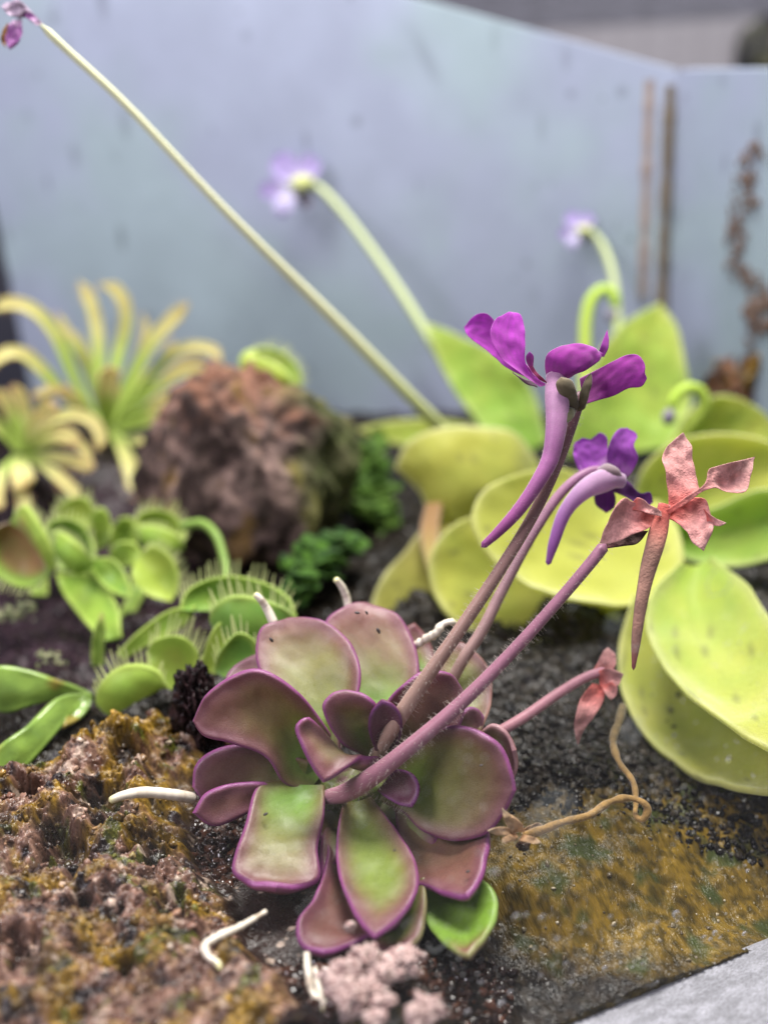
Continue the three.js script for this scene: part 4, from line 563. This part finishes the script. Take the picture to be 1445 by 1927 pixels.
trap(flyA, [[[335, 1150], [400, 1150], [470, 1150], [560, 1165]], [[335, 1150], [352, 1112], [385, 1092], [436, 1083], [498, 1096], [545, 1125], [560, 1165]], [.234, .238, .236, .232], grn(0.35, 0.15), { teeth: 26, len: 24 }],
  [[[398, 1178], [440, 1215], [500, 1215], [560, 1170]], [[398, 1178], [402, 1145], [425, 1124], [450, 1119], [500, 1128], [540, 1148], [560, 1170]], [.229, .226, .226, .23], grn(0.2, 0.35), { teeth: 22, len: 30, cup: -.2 }]);
trap(flyA, [[[276, 1228], [295, 1278], [330, 1298], [372, 1265]], [[276, 1228], [288, 1208], [312, 1197], [338, 1196], [360, 1208], [374, 1232], [372, 1265]], [.231, .229, .229, .23], grn(0.6, 0, { red: 0.12 }), { teeth: 20, len: 34, cup: .3 }]);
trap(flyA, [[[185, 1330], [210, 1345], [260, 1320], [316, 1290]], [[185, 1330], [187, 1295], [208, 1265], [240, 1250], [275, 1250], [302, 1264], [316, 1290]], [.228, .226, .226, .227], grn(0.65, 0.05), { teeth: 22, len: 26, cup: -.3 }]);
trap(flyA, [[[400, 1262], [430, 1275], [470, 1262], [490, 1232]], [[400, 1262], [418, 1220], [448, 1190], [475, 1200], [490, 1232]], [.224, .222, .222, .223], grn(0.2, 0.3), { teeth: 14, len: 28 }]);
part(flyA, 'stem', tube([[345, 990, .27], [380, 985, .268], [405, 1005, .265], [420, 1045, .262], [428, 1095, .258]], [.0012, .0011, .001, .001], { n: 30, color: () => C('#7a9a3c') }).g, mStem);
gleaf(flyB, [[190, 1205], [150, 1160], [118, 1115], [104, 1078]], [[232, 1200], [222, 1140], [180, 1085], [104, 1078]], [.25, .258, .264], grn(0.45, 0));
gleaf(flyB, [[165, 1062], [185, 1095], [215, 1118], [250, 1128]], [[178, 1050], [210, 1050], [240, 1085], [250, 1128]], [.26, .257, .254], grn(0.3, 0));
gleaf(flyB, [[205, 1035], [225, 1020], [250, 1020], [268, 1035]], [[215, 1060], [240, 1068], [262, 1060], [268, 1035]], [.266, .262, .262], grn(0.6, 0));
gleaf(flyB, [[172, 985], [180, 960], [195, 955], [208, 975]], [[180, 1035], [200, 1030], [212, 1010], [208, 975]], [.275, .272, .272], grn(0.7, 0));
gleaf(flyB, [[205, 1000], [225, 975], [250, 975], [262, 1005]], [[215, 1035], [240, 1035], [258, 1025], [262, 1005]], [.28, .278, .278], grn(0.6, 0));
gleaf(flyB, [[180, 1190], [170, 1130], [150, 1090], [130, 1062]], [[205, 1190], [205, 1130], [185, 1080], [130, 1062]], [.262, .27, .275], grn(0.35, 0.25));
gleaf(flyB, [[205, 1190], [235, 1130], [255, 1080], [272, 1050]], [[222, 1195], [262, 1140], [285, 1090], [272, 1050]], [.262, .272, .28], grn(0.45, 0.2));
gleaf(flyB, [[60, 1120], [40, 1060], [30, 1000], [45, 960]], [[90, 1120], [90, 1060], [75, 1000], [45, 960]], [.275, .28, .283], grn(0.5, 0.2));
gleaf(flyB, [[110, 1075], [98, 1045], [100, 1010], [112, 985]], [[150, 1070], [150, 1040], [140, 1005], [112, 985]], [.278, .282, .285], grn(0.55, 0.3));
trap(flyB, [[[85, 1012], [125, 1040], [160, 1075], [176, 1062]], [[85, 1012], [90, 985], [125, 975], [160, 992], [178, 1030], [176, 1062]], [.262, .266, .268, .262], grn(0.3, 0.25), { teeth: 18, len: 16 }],
  [[[85, 1012], [110, 1050], [145, 1080], [176, 1064]], [[85, 1012], [110, 1000], [140, 1015], [165, 1042], [176, 1064]], [.26, .254, .253, .258], grn(0.55, 0), { teeth: 16, len: 12, cup: -.3 }]);
trap(flyB, [[[-30, 1010], [10, 985], [55, 985], [95, 1085]], [[-30, 1010], [-20, 1065], [15, 1098], [60, 1106], [95, 1085]], [.256, .258, .258, .255], grn(0.3, 0, { red: 0.8 }), { teeth: 18, len: 16, cup: .4 }],
  [[[20, 985], [45, 1000], [80, 1050], [100, 1080]], [[20, 985], [48, 950], [80, 990], [105, 1050], [100, 1080]], [.258, .254, .253, .255], grn(0.6, 0, { red: 0.5 }), { teeth: 22, len: 18, cup: -.2 }]);
trap(flyB, [[[100, 988], [125, 1000], [155, 1000], [178, 985]], [[100, 988], [112, 955], [135, 938], [160, 936], [176, 955], [178, 985]], [.278, .277, .277, .278], grn(0.85, 0.1), { teeth: 18, len: 20 }]);
trap(flyB, [[[252, 990], [280, 1015], [315, 1030], [346, 1028]], [[252, 990], [262, 968], [295, 958], [330, 970], [348, 1000], [346, 1028]], [.272, .274, .276, .272], grn(0.75, 0.05), { teeth: 20, len: 20 }],
  [[[252, 992], [275, 1030], [310, 1050], [346, 1032]], [[252, 992], [280, 988], [315, 995], [340, 1012], [346, 1032]], [.27, .266, .265, .268], grn(0.6, 0.05), { teeth: 16, len: 10, cup: -.3 }]);
trap(flyB, [[[262, 1048], [250, 1085], [280, 1120], [325, 1132]], [[262, 1048], [285, 1028], [315, 1040], [336, 1075], [335, 1110], [325, 1132]], [.26, .257, .256, .256], grn(0.85, 0), { teeth: 22, len: 18, cup: .4 }]);
const flyC = thing('venus_flytrap', at(515, 700, .305), 'small green flytrap sprouting on top of the brown mound', 'flytrap');
trap(flyC, [[[465, 668], [500, 690], [540, 715], [562, 735]], [[465, 668], [490, 655], [530, 662], [560, 690], [568, 715], [562, 735]], [.304, .303, .302, .302], grn(0.6, 0.05), { teeth: 22, len: 15 }],
  [[[455, 680], [490, 700], [530, 720], [558, 738]], [[455, 680], [485, 672], [525, 690], [550, 715], [558, 738]], [.3, .298, .297, .299], grn(0.9, 0), { teeth: 18, len: 10, cup: -.3 }]);
gleaf(flyC, [[455, 700], [450, 680], [460, 662], [478, 655]], [[475, 705], [480, 690], [485, 672], [478, 655]], [.3, .3, .302], grn(0.9, 0, { tip: 0.6 }));
const strapP = thing('strap_plant', at(165, 1308, .23), 'low plant with glossy wet green strap leaves at the left edge', 'plant');
const cStrap = (t, u, d, tS, q, s) => { const n = 0.5 + 0.5 * fbm(q.x * 140 + s, q.y * 140, q.z * 140, 3); let c = mix(C('#5a7a22'), C('#8fb040'), n); c = mix(c, C('#8a7a24'), sst(0.6, 0.85, fbm(q.x * 60 + s, q.y * 60, q.z * 60, 2) + 0.6 * t)); return mix(c, C('#3c5216'), sst(0.3, 0, t) * 0.5); };
gleaf(strapP, [[170, 1302], [120, 1282], [60, 1262], [0, 1252], [-60, 1262]], [[165, 1312], [110, 1318], [60, 1328], [0, 1340], [-60, 1262]], [.232, .228, .226, .226], cStrap, { mat: mGloss, cup: -.2 });
gleaf(strapP, [[172, 1303], [110, 1312], [55, 1362], [0, 1402], [-45, 1450]], [[176, 1312], [135, 1345], [85, 1405], [30, 1458], [-45, 1450]], [.231, .222, .214, .209], cStrap, { mat: mGloss, cup: -.15 });
gleaf(strapP, [[160, 1312], [140, 1325], [125, 1345], [118, 1372]], [[176, 1318], [168, 1335], [150, 1355], [118, 1372]], [.23, .226, .222], cStrap, { mat: mGloss });
// ---------------------------------------------------------------- sundews
const cDew = (o) => (t, u, d, tS, q, s) => { const n = fbm(q.x * 160 + s, q.y * 160, q.z * 160, 2); let c = mix(C('#a4bc48'), C('#d8d488'), sst(0.35, 0.8, t + 0.12 * n + o)); c = mix(c, C('#b8a45c'), sst(0.6, 1, t + 0.2 * n) * 0.3); return mix(c, C('#b08a58'), 0.25 * sst(0.0011, 0.0002, d) * sst(0.4, 0.7, t)); };
const mDew = matV({ roughness: 0.95, transmission: 0.4, clearcoat: 0.4, clearcoatRoughness: 0.3 });
const mDewHair = new THREE.MeshPhysicalMaterial({ color: new THREE.Color(0.62, 0.36, 0.16), roughness: 0.4 });
function dewLeaf(plant, pts, zs, w, o = 0) {     // a strap along pixels, with gland hairs on its outer half
  const cv = curve2(pts), L = [], R = [], n = 10;
  for (let i = 0; i <= n; i++) { const t = i / n, p = cv.getPointAt(t), d = cv.getTangentAt(t), k = w * 0.43 * (0.55 + 0.6 * sst(0, 0.6, t)) * (i === n ? 0 : Math.min(1, Math.sqrt((1 - t) * 9))); L.push([p.x - d.y * k, p.y + d.x * k]); R.push([p.x + d.y * k, p.y - d.x * k]); }
  const l = leaf({ L, R, z: zs, thick: 0.0014, cup: .35, bead: 0.0003, nv: 34, nu: 12, seed: sd++, color: cDew(o) }), m = part(plant, 'leaf', l.g, mDew), out = [], Q = rng(sd);
  for (let k = 0; k < 70; k++) { const f = (0.4 + 0.6 * Q()) * (l.PL.length - 1), j = Math.floor(f), u = Q(), a = l.PL[j].clone().lerp(l.PR[j], u), side = l.PR[j].clone().sub(l.PL[j]).normalize().multiplyScalar((u - 0.5) * 2), dd = side.addScaledVector(l.N[j], 0.7).normalize(), b = a.clone().addScaledVector(dd, 0.0016 * (0.6 + 0.7 * Q())); out.push(spike(a, b, 0.00005, 3).toNonIndexed()); const h = new THREE.OctahedronGeometry(0.00015, 0); h.translate(b.x, b.y, b.z); out.push(h); }
  tag(part(m, 'gland_hair', mergeGeometries(out), mDewHair), null, null, null, 'stuff');
}
const dewA = thing('sundew', at(205, 815, .342), 'yellow sundew with a fan of arching strap leaves against the back wall', 'sundew');
const DA = (pts, w, z, o) => dewLeaf(dewA, pts, z ?? [.342, .34, .338], w, o);
DA([[200, 800], [188, 690], [182, 610], [170, 565], [150, 528]], 25, [.345, .35, .35]);
DA([[208, 800], [220, 680], [238, 600], [226, 552], [205, 538], [186, 536]], 25, [.345, .35, .346]);
DA([[215, 798], [245, 720], [282, 650], [320, 605], [356, 570]], 27);
DA([[192, 805], [145, 720], [100, 620], [55, 578], [10, 572], [-20, 590]], 26, [.34, .335, .328]);
DA([[190, 808], [120, 740], [75, 690], [35, 662], [0, 672], [-20, 700]], 25, [.338, .33, .32]);
DA([[218, 802], [265, 735], [325, 665], [375, 652], [412, 668], [418, 690]], 20, [.345, .345, .34]);
DA([[218, 805], [280, 740], [340, 702], [392, 690]], 22, [.345, .34, .335]);
DA([[222, 808], [280, 768], [320, 745], [345, 738]], 22, [.34, .335, .33]);
DA([[222, 812], [275, 792], [310, 785], [340, 780]], 26, [.338, .332, .325]);
DA([[205, 808], [228, 840], [246, 880], [254, 915], [256, 945]], 32, [.335, .325, .32], 0.3);
DA([[203, 808], [203, 770], [206, 730], [208, 688]], 40, [.335, .325, .32], 0.1);
DA([[195, 808], [160, 770], [135, 745], [112, 728]], 22, [.338, .33, .325]);
DA([[215, 800], [262, 720], [300, 690], [330, 640]], 18, [.348, .352, .355]);
DA([[195, 802], [165, 700], [135, 640], [110, 590]], 16, [.348, .352, .355], -0.3);
DA([[212, 800], [232, 730], [262, 670], [275, 620], [268, 590]], 14, [.35, .355, .355], 0);
DA([[198, 805], [150, 760], [100, 735], [60, 745]], 14, [.336, .328, .322], 0.1);
DA([[222, 806], [300, 720], [360, 675], [395, 680]], 14, [.346, .346, .343], 0);
DA([[210, 815], [245, 830], [285, 828], [318, 842]], 16, [.336, .326, .32], 0.2);
DA([[196, 800], [182, 730], [160, 660], [128, 625], [100, 640]], 14, [.348, .35, .348], 0);
const dewB = thing('sundew', at(45, 850, .318), 'second yellow sundew, crowded with curled leaves, at the left edge', 'sundew');
const DB = (pts, w, z, o) => dewLeaf(dewB, pts, z ?? [.318, .315, .312], w, o);
DB([[45, 850], [85, 800], [130, 780], [170, 790], [190, 820], [185, 850]], 24, undefined, 0.3);
DB([[50, 852], [60, 810], [85, 780], [110, 765]], 34, [.314, .306, .302], 0.3);
DB([[48, 860], [42, 880], [44, 900], [52, 915]], 44, [.312, .303, .3], 0.4);
DB([[50, 858], [95, 860], [140, 868], [180, 880]], 24, [.315, .31, .306], 0.3);
DB([[55, 862], [95, 885], [125, 910], [150, 938]], 24, [.313, .306, .3], 0.3);
DB([[35, 862], [30, 890], [42, 930], [52, 965]], 26, [.312, .305, .3], 0.2);
DB([[30, 860], [5, 890], [-5, 930], [0, 960]], 26, [.314, .308, .302], 0.2);
DB([[40, 848], [30, 800], [15, 760], [-10, 735]], 26, [.32, .318, .315]);
DB([[45, 845], [50, 790], [40, 750], [25, 725]], 24, [.322, .322, .32], 0.1);
DB([[35, 850], [5, 810], [-25, 790], [-50, 800]], 26, [.318, .314, .31]);
DB([[50, 850], [90, 820], [125, 815], [150, 835]], 24, [.314, .308, .304], 0.3);
DB([[48, 848], [75, 790], [85, 755], [105, 725]], 22, [.322, .325, .325], 0);
DB([[55, 850], [100, 830], [140, 830], [165, 855], [160, 880]], 18, [.316, .312, .31], 0.3);
// ---------------------------------------------------------------- small leafy moss between mound and yellow plant
{
  const R = rng(55), tuft = (name, label, spots, pal, mat) => { const out = []; for (const [x, y, z, n, sx, sy, r] of spots) for (let k = 0; k < n; k++) { const c = at(x + (R() + R() - 1) * sx, y + (R() + R() - 1) * sy, z + (R() - 0.5) * 0.008), g = new THREE.SphereGeometry(r * (0.6 + 0.7 * R()), 10, 7), q = g.attributes.position, col = [], cc = pal(R()); g.scale(1, 0.22, 0.75); for (let i = 0; i < q.count; i++) { q.setY(i, q.getY(i) + 120 * q.getX(i) ** 2 * 0.4); col.push(...mul(cc, 0.9 + 0.2 * R())); } g.rotateX((R() - 0.3) * 1.6); g.rotateY(R() * 6.28); g.rotateZ((R() - 0.5) * 1.2); g.translate(c.x, c.y, c.z); g.setAttribute('color', new THREE.Float32BufferAttribute(col, 3)); g.computeVertexNormals(); out.push(g); } solo(name, mergeGeometries(out), mat, label, 'moss', null, 'stuff'); };
  const pal = (r) => mix(C('#1c3a10'), C('#44681f'), r);
  tuft('moss', 'dark green leafy moss at the foot of the brown mound', [[590, 1060, .272, 60, 60, 40, .0032], [640, 1030, .28, 30, 40, 30, .003], [560, 1110, .262, 26, 35, 30, .0034]], pal, mMoss);
  tuft('moss', 'green moss in the gap between brown mound and yellow plant', [[690, 870, .33, 60, 40, 60, .0036], [715, 960, .31, 50, 50, 50, .003], [670, 930, .32, 30, 30, 50, .003]], (r) => mix(C('#3a5a1c'), C('#6a8a3a'), r), mMoss);
  tuft('moss', 'tiny moss specks on the dark ground below the left flytraps', [[30, 1150, .258, 50, 50, 24, .0009], [90, 1240, .24, 40, 40, 20, .0006]], (r) => mix(C('#5a6a2a'), C('#a8a878'), r), mGreen);
}
renderer.render(scene, camera);
